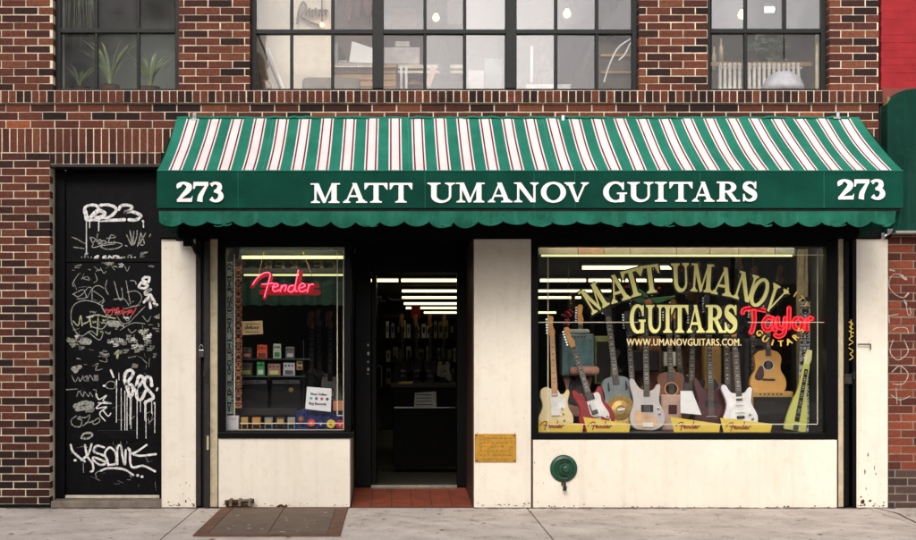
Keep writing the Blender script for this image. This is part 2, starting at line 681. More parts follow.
def glyph(c):
    """serif letters built from convex pieces: returns (width, pieces), cap height 1"""
    if c == 'M':
        return 1.5, [rect(.2, .29, 0, 1), rect(1.08, 1.33, 0, 1), [(.14, 1), (.42, 1), (.8, .06), (.7, 0), (.62, 0)], [(.66, .0), (.76, .0), (1.2, 1), (1.08, 1)]] + foot(.245, .22, .045) + foot(1.205, .27, .125) + [rect(0, .36, .95, 1), rect(1.08, 1.5, .95, 1)]
    if c == 'A':
        return 1.25, [[(.13, .02), (.23, .02), (.64, .98), (.54, 1)], [(.84, .02), (1.1, .02), (.72, 1), (.48, 1)], rect(.3, .9, .29, .37)] + foot(.18, .18, .05) + foot(.97, .28, .12)
    if c == 'T':
        return 1.18, [rect(0, 1.18, .92, 1), rect(.47, .71, 0, .92), [(0, .92), (0, .68), (.05, .68), (.22, .92)], [(.96, .92), (1.13, .68), (1.18, .68), (1.18, .92)]] + foot(.59, .29, .12)
    if c == 'U':
        return 1.43, [rect(.2, .46, .32, 1), rect(1.12, 1.22, .34, 1)] + foot(.33, .33, .13, False, 1) + foot(1.17, .25, .05, False, 1) + strip(ell(.71, .34, .51, .36, 180, 360), ell(.79, .34, .33, .25, 180, 360))
    if c == 'N':
        return 1.25, [rect(.16, .25, 0, 1), rect(1.0, 1.09, 0, 1), [(.06, 1), (.36, 1), (1.09, .0), (.84, 0)]] + foot(.205, .2, .045) + foot(1.045, .2, .045, False, 1) + [rect(0, .34, .95, 1)]
    if c == 'O':
        return 1.28, strip(ell(.64, .5, .64, .53, 0, 360, 36), ell(.64, .5, .385, .44, 0, 360, 36))
    if c == 'V':
        return 1.25, [[(.14, .98), (.4, .98), (.72, .0), (.56, 0)], [(.58, 0), (.7, 0), (1.12, .98), (1.01, .98)]] + foot(.27, .27, .13, False, 1) + foot(1.06, .19, .05, False, 1)
    if c == 'G':
        return 1.22, strip(ell(.62, .5, .62, .53, 42, 300, 26), ell(.64, .5, .37, .44, 42, 300, 26)) + [rect(.86, 1.1, 0, .42), rect(.72, 1.22, .4, .46), rect(.86, 1.1, .0, .1), [(.84, -.02), (.94, -.02), (.98, .12), (.84, .12)], [(1.0, .62), (1.06, .62), (1.06, 1.0), (1.0, .98), (.9, .86)]]
    if c == 'I':
        return .62, [rect(.19, .43, 0, 1)] + foot(.31, .31, .12) + foot(.31, .31, .12, False, 1)
    if c == 'R':
        return 1.2, [rect(.16, .41, 0, 1), rect(.36, .58, .93, 1), rect(.36, .6, .46, .54), [(.46, .5), (.74, .5), (1.1, .02), (.84, .02)], rect(.84, 1.2, 0, .06), rect(0, .3, .95, 1)] + foot(.285, .28, .125) + strip(ell(.58, .73, .42, .27, 90, -90), ell(.56, .735, .2, .195, 90, -90))
    if c == 'S':
        return .82, pen([(.68, .74), (.6, .9), (.4, .965), (.2, .88), (.17, .7), (.4, .54), (.64, .38), (.64, .16), (.4, .035), (.2, .1), (.09, .3)], [.05, .08, .1, .17, .23, .27, .25, .18, .1, .08, .06]) + [rect(.67, .73, .66, 1), rect(.06, .12, 0, .36)]
    if c == '2':
        return .92, pen([(.2, .72), (.17, .84), (.42, .955), (.7, .8), (.66, .6), (.42, .36), (.16, .1)], [.24, .2, .1, .24, .25, .17, .1]) + [[(.08, 0), (.84, 0), (.84, .17), (.08, .12)], [(.76, .1), (.88, .3), (.84, .0), (.72, 0)]]
    if c == '7':
        return .92, [rect(.08, .88, .82, 1), [(.06, .66), (.12, .66), (.2, .84), (.08, 1)]] + pen([(.82, .86), (.62, .56), (.46, .28), (.42, 0)], [.1, .16, .24, .28])
    if c == '3':
        return .92, pen([(.16, .84), (.36, .955), (.6, .88), (.62, .7), (.5, .58), (.34, .53)], [.17, .11, .17, .24, .16, .08]) + pen([(.34, .53), (.62, .46), (.7, .26), (.56, .08), (.34, .04), (.16, .17)], [.08, .17, .26, .17, .11, .2])
    return .5, []


def put_glyph(mb, c, box, place, mi=0, grow=0.0, k0=0):
    """box (u0, u1, v0, v1) in the lettering's plane"""
    W, ps = glyph(c)
    mb.k = k0
    u0, u1, v0, v1 = box
    for p in ps:
        mb.k += 1
        q = [(u0 + x / W * (u1 - u0), v0 + y * (v1 - v0)) for x, y in p]
        if grow:
            cx = sum(a for a, b in q) / len(q)
            cy = sum(b for a, b in q) / len(q)
            q = [(a + (grow if a > cx else -grow), b + (grow if b > cy else -grow)) for a, b in q]
        mb.face([place(a, b, mb.k) for a, b in q], mi)


_font_cache = {}


def sans(mb, text, place, height, width=None, mi=0, spacing=1.0, centre=False):
    """built-in sans letters, cap height in the caller's units, laid along u from 0"""
    key = (text, spacing)
    if key not in _font_cache:
        cu = bpy.data.curves.new('lettering', 'FONT')
        cu.body = text
        cu.space_character = spacing
        cu.resolution_u = 3
        ob = bpy.data.objects.new('lettering', cu)
        scene.collection.objects.link(ob)
        bpy.context.view_layer.update()
        me = bpy.data.meshes.new_from_object(ob.evaluated_get(bpy.context.evaluated_depsgraph_get()))
        vv = [(v.co.x, v.co.y) for v in me.vertices]
        ff = [tuple(p.vertices) for p in me.polygons]
        bpy.data.objects.remove(ob)
        bpy.data.curves.remove(cu)
        bpy.data.meshes.remove(me)
        _font_cache[key] = (vv, ff)
    vv, ff = _font_cache[key]
    x0 = min(v[0] for v in vv)
    x1 = max(v[0] for v in vv)
    sy = height / .69
    sx = sy if width is None else width / (x1 - x0)
    mb.k += 1
    n = len(mb.v)
    sh = -(x1 - x0) * sx / 2 if centre else 0
    for a, b in vv:
        mb.v.append(tuple(place((a - x0) * sx + sh, b * sy, mb.k)))
    for f in ff:
        mb.f.append(tuple(n + i for i in f))
        mb.m.append(mi)
        mb.t.append(.5)


def plane_px(Y, step=.00015, front=True):
    """painted marks on a plane at depth Y whose marks are given as photo pixels of that plane"""
    def f(u, v, k):
        return at(u, v, Y) + Vector((0, -step * k, 0))
    return f


SCRIPT = [  # the guitar maker's slanted script: six letters as pen strokes, x 0..310, y up
    [(0, 50), (25, 80), (60, 99), (85, 95), (78, 63), (65, 25), (57, 0)],
    [(45, 53), (75, 55), (102, 58)],
    [(100, 40), (125, 47), (112, 56), (97, 40), (107, 24), (134, 32)],
    [(142, 50), (134, 22)], [(136, 34), (155, 50), (163, 44), (156, 24)],
    [(200, 48), (182, 46), (172, 30), (186, 22), (203, 36), (222, 110)], [(206, 44), (208, 28), (218, 24)],
    [(230, 38), (255, 46), (241, 57), (223, 38), (236, 23), (262, 31)],
    [(273, 54), (269, 36), (265, 20)], [(269, 38), (278, 50), (292, 55)], [(292, 55), (296, 50)],
]

# ------------------------------------------------------------------ ground
def ground():
    g = MB()
    # flags of cast concrete with open joints over a darker bed
    xs = [-30, -13.6, -10.6, -7.6, -4.6, -1.72, 1.195, 4.2, 7.2, 10.2, 13.2, 30]
    ys = [-3.5, -1.95, 3.0]
    for i in range(len(xs) - 1):
        for j in range(len(ys) - 1):
            y1 = ys[j + 1] if ys[j + 1] < 1 else -.0
            g.box(xs[i] + .006, xs[i + 1] - .006, ys[j] + .006, y1 - .001, -.1, 0 - .0006 * ((i + j) % 3))
    g.box(-30, 30, -3.5, .6, -.2, -.012, 1)
    sw, nt, p = nodes_of('sidewalk_concrete')
    N, L = nt.nodes, nt.links
    tc = N.new('ShaderNodeTexCoord')

    def noise(scale, det, lo, hi, c0, c1, rough=.6):
        n = N.new('ShaderNodeTexNoise')
        n.inputs['Scale'].default_value = scale
        n.inputs['Detail'].default_value = det
        n.inputs['Roughness'].default_value = rough
        L.new(tc.outputs['Object'], n.inputs['Vector'])
        c = N.new('ShaderNodeValToRGB')
        c.color_ramp.elements[0].position = lo
        c.color_ramp.elements[1].position = hi
        c.color_ramp.elements[0].color = c0
        c.color_ramp.elements[1].color = c1
        L.new(n.outputs['Fac'], c.inputs['Fac'])
        return c.outputs['Color'], n

    def mul(a, b, mode='MULTIPLY'):
        m = N.new('ShaderNodeMix')
        m.data_type = 'RGBA'
        m.blend_type = mode
        m.inputs['Factor'].default_value = 1
        L.new(a, m.inputs[6])
        L.new(b, m.inputs[7])
        return m.outputs[2]
    a, _ = noise(2.6, 8, .3, .7, srgb(178, 167, 156), srgb(214, 203, 192))
    b, nb = noise(70, 5, .3, .65, (.72, .71, .7, 1), (1.08, 1.08, 1.08, 1))
    c, _ = noise(5.5, 9, .33, .47, (.66, .6, .55, 1), (1, 1, 1, 1), .72)
    vor = N.new('ShaderNodeTexVoronoi')
    vor.inputs['Scale'].default_value = 4.5
    L.new(tc.outputs['Object'], vor.inputs['Vector'])
    vr = N.new('ShaderNodeValToRGB')
    vr.color_ramp.elements[0].position = .05
    vr.color_ramp.elements[1].position = .10
    vr.color_ramp.elements[0].color = (.42, .4, .39, 1)
    vr.color_ramp.elements[1].color = (1, 1, 1, 1)
    L.new(vor.outputs['Distance'], vr.inputs['Fac'])
    L.new(mul(mul(mul(a, b), c), vr.outputs['Color']), p.inputs['Base Color'])
    p.inputs['Roughness'].default_value = .9
    p.inputs['Specular IOR Level'].default_value = .2
    bm_ = N.new('ShaderNodeBump')
    bm_.inputs['Strength'].default_value = .4
    bm_.inputs['Distance'].default_value = .006
    L.new(nb.outputs['Fac'], bm_.inputs['Height'])
    L.new(bm_.outputs[0], p.inputs['Normal'])
    M['sidewalk'] = sw
    tag(g.build('sidewalk', [sw, M['soot_black']]), kind='structure')
    k = MB()
    k.box(-30, 30, -3.66, -3.502, -.3, .0)
    tag(k.build('kerb', mat('kerb_stone', (150, 146, 140), .85, var=.3, bump=.3), bevel=.015), kind='structure')
    r = MB()
    r.box(-60, 60, -15.5, -3.662, -.4, -.13)
    tag(r.build('road', mat('asphalt', (98, 97, 98), .9, var=.35, scale=6, bump=.6, bscale=120)), kind='structure')
    f = MB()
    f.box(-60, 60, -21, -15.502, -.4, .0)
    tag(f.build('pavement', sw), kind='structure')


ground()


def crack(mb, pts, w):
    P = catmull([(p[0], p[1]) for p in pts], 5)
    P = [Vector((p.x + R.uniform(-.006, .006), p.y + R.uniform(-.006, .006))) for p in P]
    mb.ribbon(P, [w * R.uniform(.5, 1.2) for _ in P], lambda u, v, k: Vector((u, v, .004 + k * .0003)))


cr = MB()
crack(cr, [(4.28, 0), (4.33, -.4), (4.27, -.8), (4.22, -1.3), (4.1, -1.9)], .016)
crack(cr, [(2.6, -.1), (2.75, -.5), (2.7, -.9), (2.95, -1.5)], .004)
for _ in range(110):      # gum spots and flecks
    x, y = R.uniform(-3.4, 4.6), R.uniform(-2.2, -.08)
    r = R.uniform(.005, .018)
    cr.k += 1
    cr.face([(x + r * R.uniform(.8, 1.2) * 1.2 * math.cos(a), y + r * R.uniform(.8, 1.2) * math.sin(a), .004 + .00005 * cr.k) for a in [i * .785 for i in range(8)]])
tag(cr.build('sidewalk_marks', mat('gum_and_cracks', (84, 74, 66), .95, var=.3)), kind='structure')


gd_ = MB()
for x0_, x1_ in ((-3.4, -1.6), (-1.6, -.38), (.72, 2.6), (2.6, 4.45)):
    n_ = int((x1_ - x0_) / .05)
    P = [Vector((x0_ + (x1_ - x0_) * i / n_, -.03 + R.uniform(-.012, .01))) for i in range(n_ + 1)]
    gd_.ribbon(P, [R.uniform(.03, .13) for _ in P], lambda u, v, k: Vector((u, v, .0045 + .0002 * k)), 0, False)
tag(gd_.build('pavement_dirt', spray('dirt_in_the_corner', (78, 66, 55), .5, 18)), kind='structure')

# ------------------------------------------------------------------ facade
bld = thing('brick_building', 'dark red brick building with a cream and black shopfront and three upper windows', 'building', (0, .0, 0))
PITCH = 7.65 / F * D      # one brick course
BL = .2165


def bricks(mb, x0, x1, z0, z1, Yf=0.0, pitch=PITCH, bl=BL, phase=0.0, vertical=False, tone=None, depth=.1, mortar=True, joint=.0105, inset=.006, cuts=()):
    """courses laid from z1 down; vertical: one course of bricks on end"""
    if mortar:
        mb.box(x0 + .004, x1 - .004, Yf + inset, Yf + .25, z0, z1, 1)
    rows = 1 if vertical else int(round((z1 - z0) / pitch))
    ph = (z1 - z0) / rows
    step = PITCH if vertical else bl
    for r in range(rows):
        zt = z1 - r * ph
        off = phase + (0 if vertical else (r % 2) * bl / 2)
        n0 = int(math.floor((x0 - off) / step))
        n1 = int(math.ceil((x1 - off) / step))
        wob = R.uniform(-.0012, .0012)
        for k in range(n0, n1):
            a, b = max(x0, off + k * step + joint / 2), min(x1, off + (k + 1) * step - joint / 2)
            if b - a < .03:
                continue
            t = R.random() if tone is None else tone(R, (a + b) / 2, zt - ph / 2)
            j = lambda s=.0014: R.uniform(-s, s)
            y = Yf + R.uniform(-.002, .0025)
            mb.box(a + (j() if a > x0 else 0), b + (j() if b < x1 else 0), y, Yf + depth, zt - ph + joint / 2 + wob + j(.001), zt - joint / 2 + wob + j(.001), 0, t)


def tone_wall(r, x, z):
    t = r.random()
    return min(.9, t * .93) if r.random() > .006 else 1.0


def tone_low(r, x, z):
    # the pier's lowest courses are of darker bricks
    return min(.9, r.random() * .9) if z > 1.0 else r.random() * (.25 + max(0, z) * .5)


XL, XR = X(-190), X(879)
w = MB()
ZT = 5.9
zs = Z(91)
rows_up = round((ZT - zs) / PITCH)
ZT = zs + rows_up * PITCH
openings = [(53, 178.5), (250, 639), (708, 829.5)]
WIN_TOP = zs + 24 * PITCH
edges = [XL] + [X(p) for o in openings for p in o] + [XR]
for i in range(0, len(edges), 2):
    bricks(w, edges[i], edges[i + 1], zs, WIN_TOP, phase=.05 * i, tone=tone_wall)
bricks(w, XL, XR, WIN_TOP, ZT, tone=tone_wall)
bricks(w, XL, XR, Z(128), Z(103.6), phase=.04, tone=tone_wall)                    # three courses under the sill band
bricks(w, XL, XR, Z(152.5), Z(128), vertical=True, tone=lambda r, x, z: .25 + r.random() * .62)   # soldier course
bricks(w, X(50), X(161), Z(164), Z(152.5), vertical=True, tone=lambda r, x, z: r.random() * .5)
n_low = round((Z(152.5) - 0) / PITCH)
bricks(w, XL, X(50), Z(152.5) - n_low * PITCH, Z(152.5), phase=X(50), tone=tone_low)
bricks(w, X(855), XR, Z(152.5) - 2 * PITCH, Z(152.5), tone=tone_wall)
w.build('wall', [M['brick'], M['mortar']], bld, bevel=0)
s = MB()                                                                           # projecting rowlock sill band
bricks(s, XL, XR + .02, Z(103.2), zs, Yf=-.035, vertical=True, depth=.2, tone=lambda r, x, z: r.random() * .75, inset=.008)
s.build('sill_course', [M['brick'], M['mortar']], bld)
l = MB()
l.box(X(48.5), X(162), .012, .24, Z(166.5), Z(164) - .002)
l.build('lintel', M['dark_steel'], bld)

# upper windows -------------------------------------------------------------
def up_window(o, posts, bars, rail, bar_low=None, glass='glass_up', dims=(), mids=()):
    a, b = o
    Y0 = .085
    f = MB()
    zb, zt = zs + .004, WIN_TOP - .002
    xa, xb = X(a), X(b)
    f.box(xa + .001, xa + .045, Y0, Y0 + .07, zb, zt)
    f.box(xb - .045, xb - .001, Y0, Y0 + .07, zb, zt)
    f.box(xa + .045, xb - .045, Y0 + .001, Y0 + .068, zb, zb + .035)
    f.box(xa + .045, xb - .045, Y0 + .001, Y0 + .068, zt - .05, zt)
    rails = [rail] + [rail - 60, rail - 120]
    for i, r in enumerate(rails):
        zr = Z(r, Y0)
        f.box(xa + .045, xb - .045, Y0 - .004, Y0 + .062, zr - .02, zr + .02)
    for p in posts:
        f.box(X(p, Y0) - .05, X(p, Y0) + .05, Y0 - .014, Y0 + .075, zb + .036, zt - .051)
    zr0 = Z(rail, Y0)
    for p in bars:
        low = zb + .036 if (bar_low is None or p in bar_low) else zr0 + .021
        f.box(X(p, Y0) - .014, X(p, Y0) + .014, Y0 + .004, Y0 + .055, low, zt - .051)
    win = tag(f.build('window', M['window_frame'], bld, bevel=.004), None)
    g = MB()
    g2 = MB()
    g3 = MB()
    cols = sorted([a + 4] + list(posts) + list(bars) + [b - 4])
    zrs = [zb + .02] + [Z(r, Y0) for r in rails] + [zt - .03]
    for i in range(len(cols) - 1):
        for j in range(len(zrs) - 1):
            x0, x1 = X(cols[i], Y0) + .006, X(cols[i + 1], Y0) - .006
            ty, tx = R.uniform(-.003, .003), R.uniform(-.004, .004)
            y = Y0 + .03
            tgt = g2 if (i, j) in dims else g3 if (i, j) in mids else g
            z0, z1 = zrs[j] + .006, zrs[j + 1] - .006
            P = [(x0, y - tx - ty, z0), (x1, y + tx - ty, z0), (x1, y + tx + ty, z1), (x0, y - tx + ty, z1)]
            Q = [(p[0], p[1] + .003, p[2]) for p in P]
            tgt.face(P)
            tgt.face(list(reversed(Q)))
    if g.f:
        g.build('pane', M[glass], win)
    if g2.f:
        g2.build('pane', M['glass_dim'], win)
    if g3.f:
        g3.build('pane', M['glass_mid'], win)
    return win


up_window(openings[0], [], [96, 138], 30.5, glass='glass_plants')
up_window(openings[1], [378, 511], [291.5, 332.6, 425, 464.8, 556, 597], 31.5, dims={(0, 0), (1, 0), (2, 0), (0, 1), (1, 1), (2, 1), (3, 0), (8, 0)}, mids={(3, 1), (4, 0), (4, 1), (8, 1), (7, 0)})
up_window(openings[2], [], [746, 785], 30.8, bar_low=[746], dims={(0, 0), (1, 0), (2, 0)})

# shopfront -----------------------------------------------------------------
h = MB()
h.box(X(160.6), X(889), .012, .5, Z(239), Z(152.6))                        # black fascia box behind the awning
h.box(X(160.6), X(889), -.05, .011, Z(238), Z(214))
h.build('fascia', M['black'], bld)


def panel(name, px0, px1, py0, py1, Yf, Yb, m='cream', bev=.004):
    p = MB()
    p.pbox(px0, px1, py0, py1, Yf, Yb)
    return p.build(name, M[m], bld, bevel=bev)


pier_a = panel('pier', 161.5, 196, 239, 507.6, -.012, .3)
pier_b = panel('pier', 474, 531, 239, 508, -.012, .3)
pier_c = panel('pier', 856, 888, 239, 509, -.012, .3)
bulk_a = panel('bulkhead', 218.5, 350, 438.5, 507.3, .0, .22)
bulk_b = panel('bulkhead', 533, 837, 440, 508.6, .0, .22)
for px0, px1 in ((210, 217.5), (838.6, 843.6)):
    panel('trim_strip', px0, px1, 239, 507, .0, .2, 'cream_strip', .003)
for bx in ((X(531.6), X(532.6), .004, .2, 0, Z(440)), (X(837.3), X(838.2), .004, .2, 0, Z(440)), (X(473), X(474) - .001, .0, 1.0, 0, Z(239))):
    b = MB()
    b.box(*bx)
    b.build('brown_edging', M['brown_trim'], bld)


def gate_track(px0, px1):
    t = MB()
    x0, x1 = X(px0), X(px1)
    zt = Z(240)
    n = 3
    t.box(x0, x1, .06, .2, 0, zt)
    wd = (x1 - x0)
    t.box(x0, x0 + wd * .36, -.02, .058, .02, zt - .01)
    t.box(x0 + wd * .62, x1 - .002, -.03, .058, .0, zt - .01)
    for zz in [R.uniform(.1, 2.2) for _ in range(9)]:
        t.box(x0 + wd * .68, x0 + wd * .76, -.036, -.0301, zz, zz + .015)
    return t


tr = gate_track(196.3, 209.8).build('gate_track', M['dark_steel'], bld, bevel=.002)
lk = MB()
lk.pbox(199, 203.6, 350, 357, -.05, -.022)
lk.tube(catmull([at(199.8, 350, -.04), at(199.8, 346.5, -.04), at(201.3, 345, -.04), at(202.8, 346.5, -.04), at(202.8, 350, -.04)], 4), .005)
tag(lk.build('padlock', M['chrome'], loc=at(201, 357, -.03), bevel=.002), 'small steel padlock hanging on the dark gate track beside the left cream pier', 'padlock')
hp = MB()
hp.pbox(204, 207.5, 368, 382, -.05, -.031)
hp.tube([at(205, 372, -.06), at(203.5, 376, -.07), at(205, 380, -.06)], .005)
hp.build('hasp', M['dark_steel'], tr, bevel=.002)
hg = MB()
hg.pbox(206.6, 208.8, 436, 450, -.045, -.031)
hg.build('hinge', M['cream_strip'], tr, bevel=.002)
tr2 = gate_track(844, 855.6).build('gate_track', M['black'], bld, bevel=.002)
gm = MB()
pl = plane_px(-.032)
for pts in ([(849, 322), (853, 324), (849.5, 327), (853, 329)], [(849, 331), (853.5, 333)], [(853, 336), (849, 339), (853, 342), (849, 345)], [(849, 348), (853, 351), (850, 354), (853, 357), (849.5, 360)], [(851, 320), (851, 336)]):
    gm.ribbon(catmull(pts, 4), .9, pl)
gm.build('graffiti', colour('yellow_marker', (206, 172, 60)), tr2)
hk = MB()
hk.pbox(846, 852, 374, 384, -.06, -.031)
hk.tube([at(849, 376, -.06), at(854, 372, -.08), at(854, 379, -.07)], .008)
hk.build('hasp', M['dark_steel'], tr2, bevel=.002)
ph = MB()
ph.tube([at(858.5, 344.3, -.02), at(858.5, 344.3, -.045), at(870, 344.3, -.045), at(870.6, 344.3, -.04), at(870.6, 349.5, -.04)], .006)
ph.build('bracket', M['brown_trim'], pier_c)


def grime(parent, spots, Yf, m='grime'):
    g = MB()
    for (px, py, rx, ry) in spots:
        pts = []
        for k in range(11):
            a = 2 * math.pi * k / 11
            rr = R.uniform(.55, 1.1)
            pts.append((px + rx * rr * math.cos(a), py + ry * rr * math.sin(a)))
        g.k += 1
        g.face([at(u, v, Yf - .0012) + Vector((0, -.00004 * g.k, 0)) for u, v in reversed(pts)])
    g.build('rust_spots', M[m], parent)


def edge_grime(px0, px1, py, n, s=1.0):
    return [(R.uniform(px0, px1), py - abs(R.gauss(0, 1.6)) * s, R.uniform(.4, 1.6), R.uniform(.3, .9)) for _ in range(n)]


grime(pier_b, edge_grime(476, 529, 506.5, 16) + [(524, 418, .5, .5), (477, 433, .8, .4), (515, 433, .6, .4)] + [(R.uniform(478, 528), R.uniform(470, 500), .3, .3) for _ in range(6)], -.012)
grime(bulk_b, edge_grime(536, 832, 507.4, 22, .6) + [(534.5, 463, .6, .7), (543.5, 483, .7, .5), (574, 506, .9, .7), (584, 504.5, .9, .7), (632, 507, 1, .6), (538, 502, .6, .6), (788, 506.5, 1.6, .8), (562, 484, 1.2, 3.0), (566, 488, 1.0, 2)], 0)
grime(bulk_a, edge_grime(222, 348, 506, 18, .7), 0)
grime(pier_a, edge_grime(164, 195, 506, 14, .8) + [(R.uniform(166, 192), R.uniform(455, 503), R.uniform(.3, .7), R.uniform(.5, 1.6)) for _ in range(9)] + [(166, 248, .6, .6)], -.012)
grime(pier_c, [(868, 455, .7, 2.4), (865, 472, .8, 2.8), (874.5, 468, .5, 3), (876, 474, .5, 2), (863, 502, 2.5, 2.6), (870, 501, 2, 1.4), (861, 497, .8, 1.4), (866, 489, .5, 2)] + edge_grime(858, 887, 506.5, 14) + [(R.uniform(858, 886), R.uniform(430, 500), .3, .6) for _ in range(6)], -.012, 'grime')

# shop windows ---------------------------------------------------------------
YG = .06


def shop_window(px0, px1, py0, py1, ox0, ox1, oy0, oy1, m='black'):
    f = MB()
    f.pbox(ox0, px0, oy0, oy1, .01, .12)
    f.pbox(px1, ox1, oy0, oy1, .01, .12)
    f.pbox(px0 - .02, px1 + .02, oy0 - 1.6, py0, .0145, .12)
    f.pbox(px0 - .02, px1 + .02, py1, oy1, .008, .12)
    win = f.build('shop_window', M[m], bld, bevel=.006)
    g = MB()
    g.box(X(px0, YG) - .02, X(px1, YG) + .02, YG, YG + .006, Z(py1, YG) - .02, Z(py0, YG) + .02)
    g.build('pane', M['glass'], win)
    return win


wl_ = shop_window(225.6, 344.5, 247.4, 430.5, 217.8, 351, 240, 438, 'black')
wr_ = shop_window(538.5, 826.5, 246.8, 433, 531.4, 838, 240, 439.6, 'black')
sl = MB()
sl.pbox(218, 353, 432.5, 438.2, -.02, .009)
sl.build('sill', M['black'], bld, bevel=.004)


def tape(win, lines):
    t = MB()
    for (a, b) in lines:
        t.ribbon([a, b], .9, plane_px(YG + .0085, -.0003), 0, False)
    t.build('alarm_tape', M['tape'], win)


tape(wr_, [((548, 256), (548, 432)), ((817.5, 250), (817.5, 424)), ((548, 424.3), (817.5, 424.3)), ((792, 255), (826, 255)), ((538.5, 322.3), (638, 322.3)), ((748, 322.3), (826, 322.3))])
tape(wl_, [((234.4, 254), (234.4, 418)), ((337.3, 252), (337.3, 416)), ((240, 423.4), (343, 423.4)), ((343.4, 250), (343.4, 430)), ((337, 415.6), (344, 415.6)), ((226.4, 250), (226.4, 430)), ((226, 430), (344, 430))])

# gold lettering on the big pane
ol, gd = MB(), MB()
YL = YG - .0015


def rot_place(cx, cy, ang, Y, step=.00006, extra=0.0):
    ca, sa = math.cos(math.radians(ang)), math.sin(math.radians(ang))

    def f(u, v, k):       # u right, v up, in photo pixels of that plane
        return at(cx + u * ca - v * sa, cy - (u * sa + v * ca), Y + extra) + Vector((0, -step * k, 0))
    return f


arch = [('M', 594, 298.3, 32, 21, 26), ('A', 617.5, 288, 17, 20, 27), ('T', 633, 283, 15, 18.5, 27), ('T', 650.3, 279, 7.5, 18.5, 27.5), ('U', 680.5, 277.5, 2, 17.5, 28), ('M', 702, 278, -3.5, 22, 27.5), ('A', 724, 281.5, -10, 21, 27.5), ('N', 745.5, 287, -17, 19.5, 27.5), ('O', 759.5, 292.5, -23, 16, 28), ('V', 774.5, 299, -30, 17, 27)]
for n_, (c, cx, cy, an, ww, hh) in enumerate(arch):
    pl = rot_place(cx, cy, an, YL)
    put_glyph(gd, c, (-ww / 2, ww / 2, -hh / 2, hh / 2), pl, 0, .35, 45 * (n_ % 2))
    for kk, (du, dv) in enumerate(((-1.6, -1.2), (1.5, -1.6), (-1, 1))):
        pl2 = rot_place(cx, cy, an, YL, extra=.022)
        put_glyph(ol, c, (-ww / 2 + du, ww / 2 + du, -hh / 2 + dv, hh / 2 + dv), pl2, 0, .6, kk * 40 + 30 * (n_ % 2))
for n_, (c, x0, x1) in enumerate((('G', 630, 645.3), ('U', 646.3, 663), ('I', 663.6, 671.6), ('T', 671.4, 688), ('A', 687.2, 704.6), ('R', 706, 724.5), ('S', 724, 737.5))):
    f = lambda u, v, k: at(u, v, YL) + Vector((0, -.00006 * k, 0))
    put_glyph(gd, c, (x0, x1, 332.5, 305.3), f, 0, .35, 45 * (n_ % 2))
    for kk, (du, dv) in enumerate(((-1.6, 1.2), (1.5, 1.6), (-1, -1))):
        f2 = lambda u, v, k: at(u, v, YL + .022) + Vector((0, .00006 * k, 0))
        put_glyph(ol, c, (x0 + du, x1 + du, 332.5 + dv, 305.3 + dv), f2, 0, .6, kk * 40 + 150 + 30 * (n_ % 2))
gd.build('lettering', M['gold'], wr_)
ol.build('lettering_outline', M['letter_shadow'], wr_)
rl = MB()
for word, a0, a1, below in (('LITY', 72, 29, False), ('GUITARS', 214, 333, True)):
    for i, ch in enumerate(word):
        an = a0 + (a1 - a0) * i / (len(word) - 1)
        ra = math.radians(an)
        lx, ly = 779 + 27 * math.cos(ra), 319.5 - 27 * math.sin(ra)
        for bold in (0, .35, .7):
            sans(rl, ch, rot_place(lx + bold, ly, an + 90 if below else an - 90, YL, extra=-.0002), 6.0, centre=True)
rl.build('ring_lettering', colour('orange_gold', (246, 196, 84), .5), wr_)
wt = MB()
for _b in (0, .35):
    sans(wt, 'WWW.UMANOVGUITARS.COM.', lambda u, v, k: at(626.5 + u + _b, 345.6 - v, YL) + Vector((0, -.0002 * k, 0)), 6.9, 114.5, spacing=1.08)
wt.build('web_address', M['gold_small'], wr_)

# entrance -------------------------------------------------------------------
YD = 1.1
e = MB()
zt = Z(239)
zd = Z(272, YD)
FL = .065
e.box(X(352), X(371, YD), YD, YD + .1, FL, zt + .2)
e.box(X(457, YD), X(474) + .02, YD, YD + .1, FL, zt + .2)
e.box(X(371, YD) - .001, X(457, YD) + .001, YD + .002, YD + .098, zd, zt + .2)
fr = e.build('door_frame', M['black'], bld, bevel=.004)
c = MB()
c.box(X(350), X(474), .013, YD, zt + .001, zt + .08)
c.build('porch_ceiling', M['black'], bld)
rs = MB()
rs.box(X(474) + .0015, X(474) + .06, .3, YD, 0, zt)
rs.box(X(350) - .07, X(350) - .001, .222, YD, 0, Z(438.5))
rs.build('porch_side', M['cream_strip'], bld)
rf = MB()
rf.box(X(350) - .05, X(350), .12, .17, Z(438), zt)
rf.box(X(350) - .05, X(350), YD - .06, YD - .001, Z(438), zt)
rf.box(X(350) - .05, X(350), .171, YD - .061, Z(247), zt)
rf.box(X(350) - .05, X(350), .171, YD - .061, Z(438) + .001, Z(430))
rw = rf.build('side_window', M['black'], bld)
rg = MB()
rg.box(X(350) - .03, X(350) - .024, .16, YD - .05, Z(432), Z(246))
rg.build('pane', M['glass'], rw)
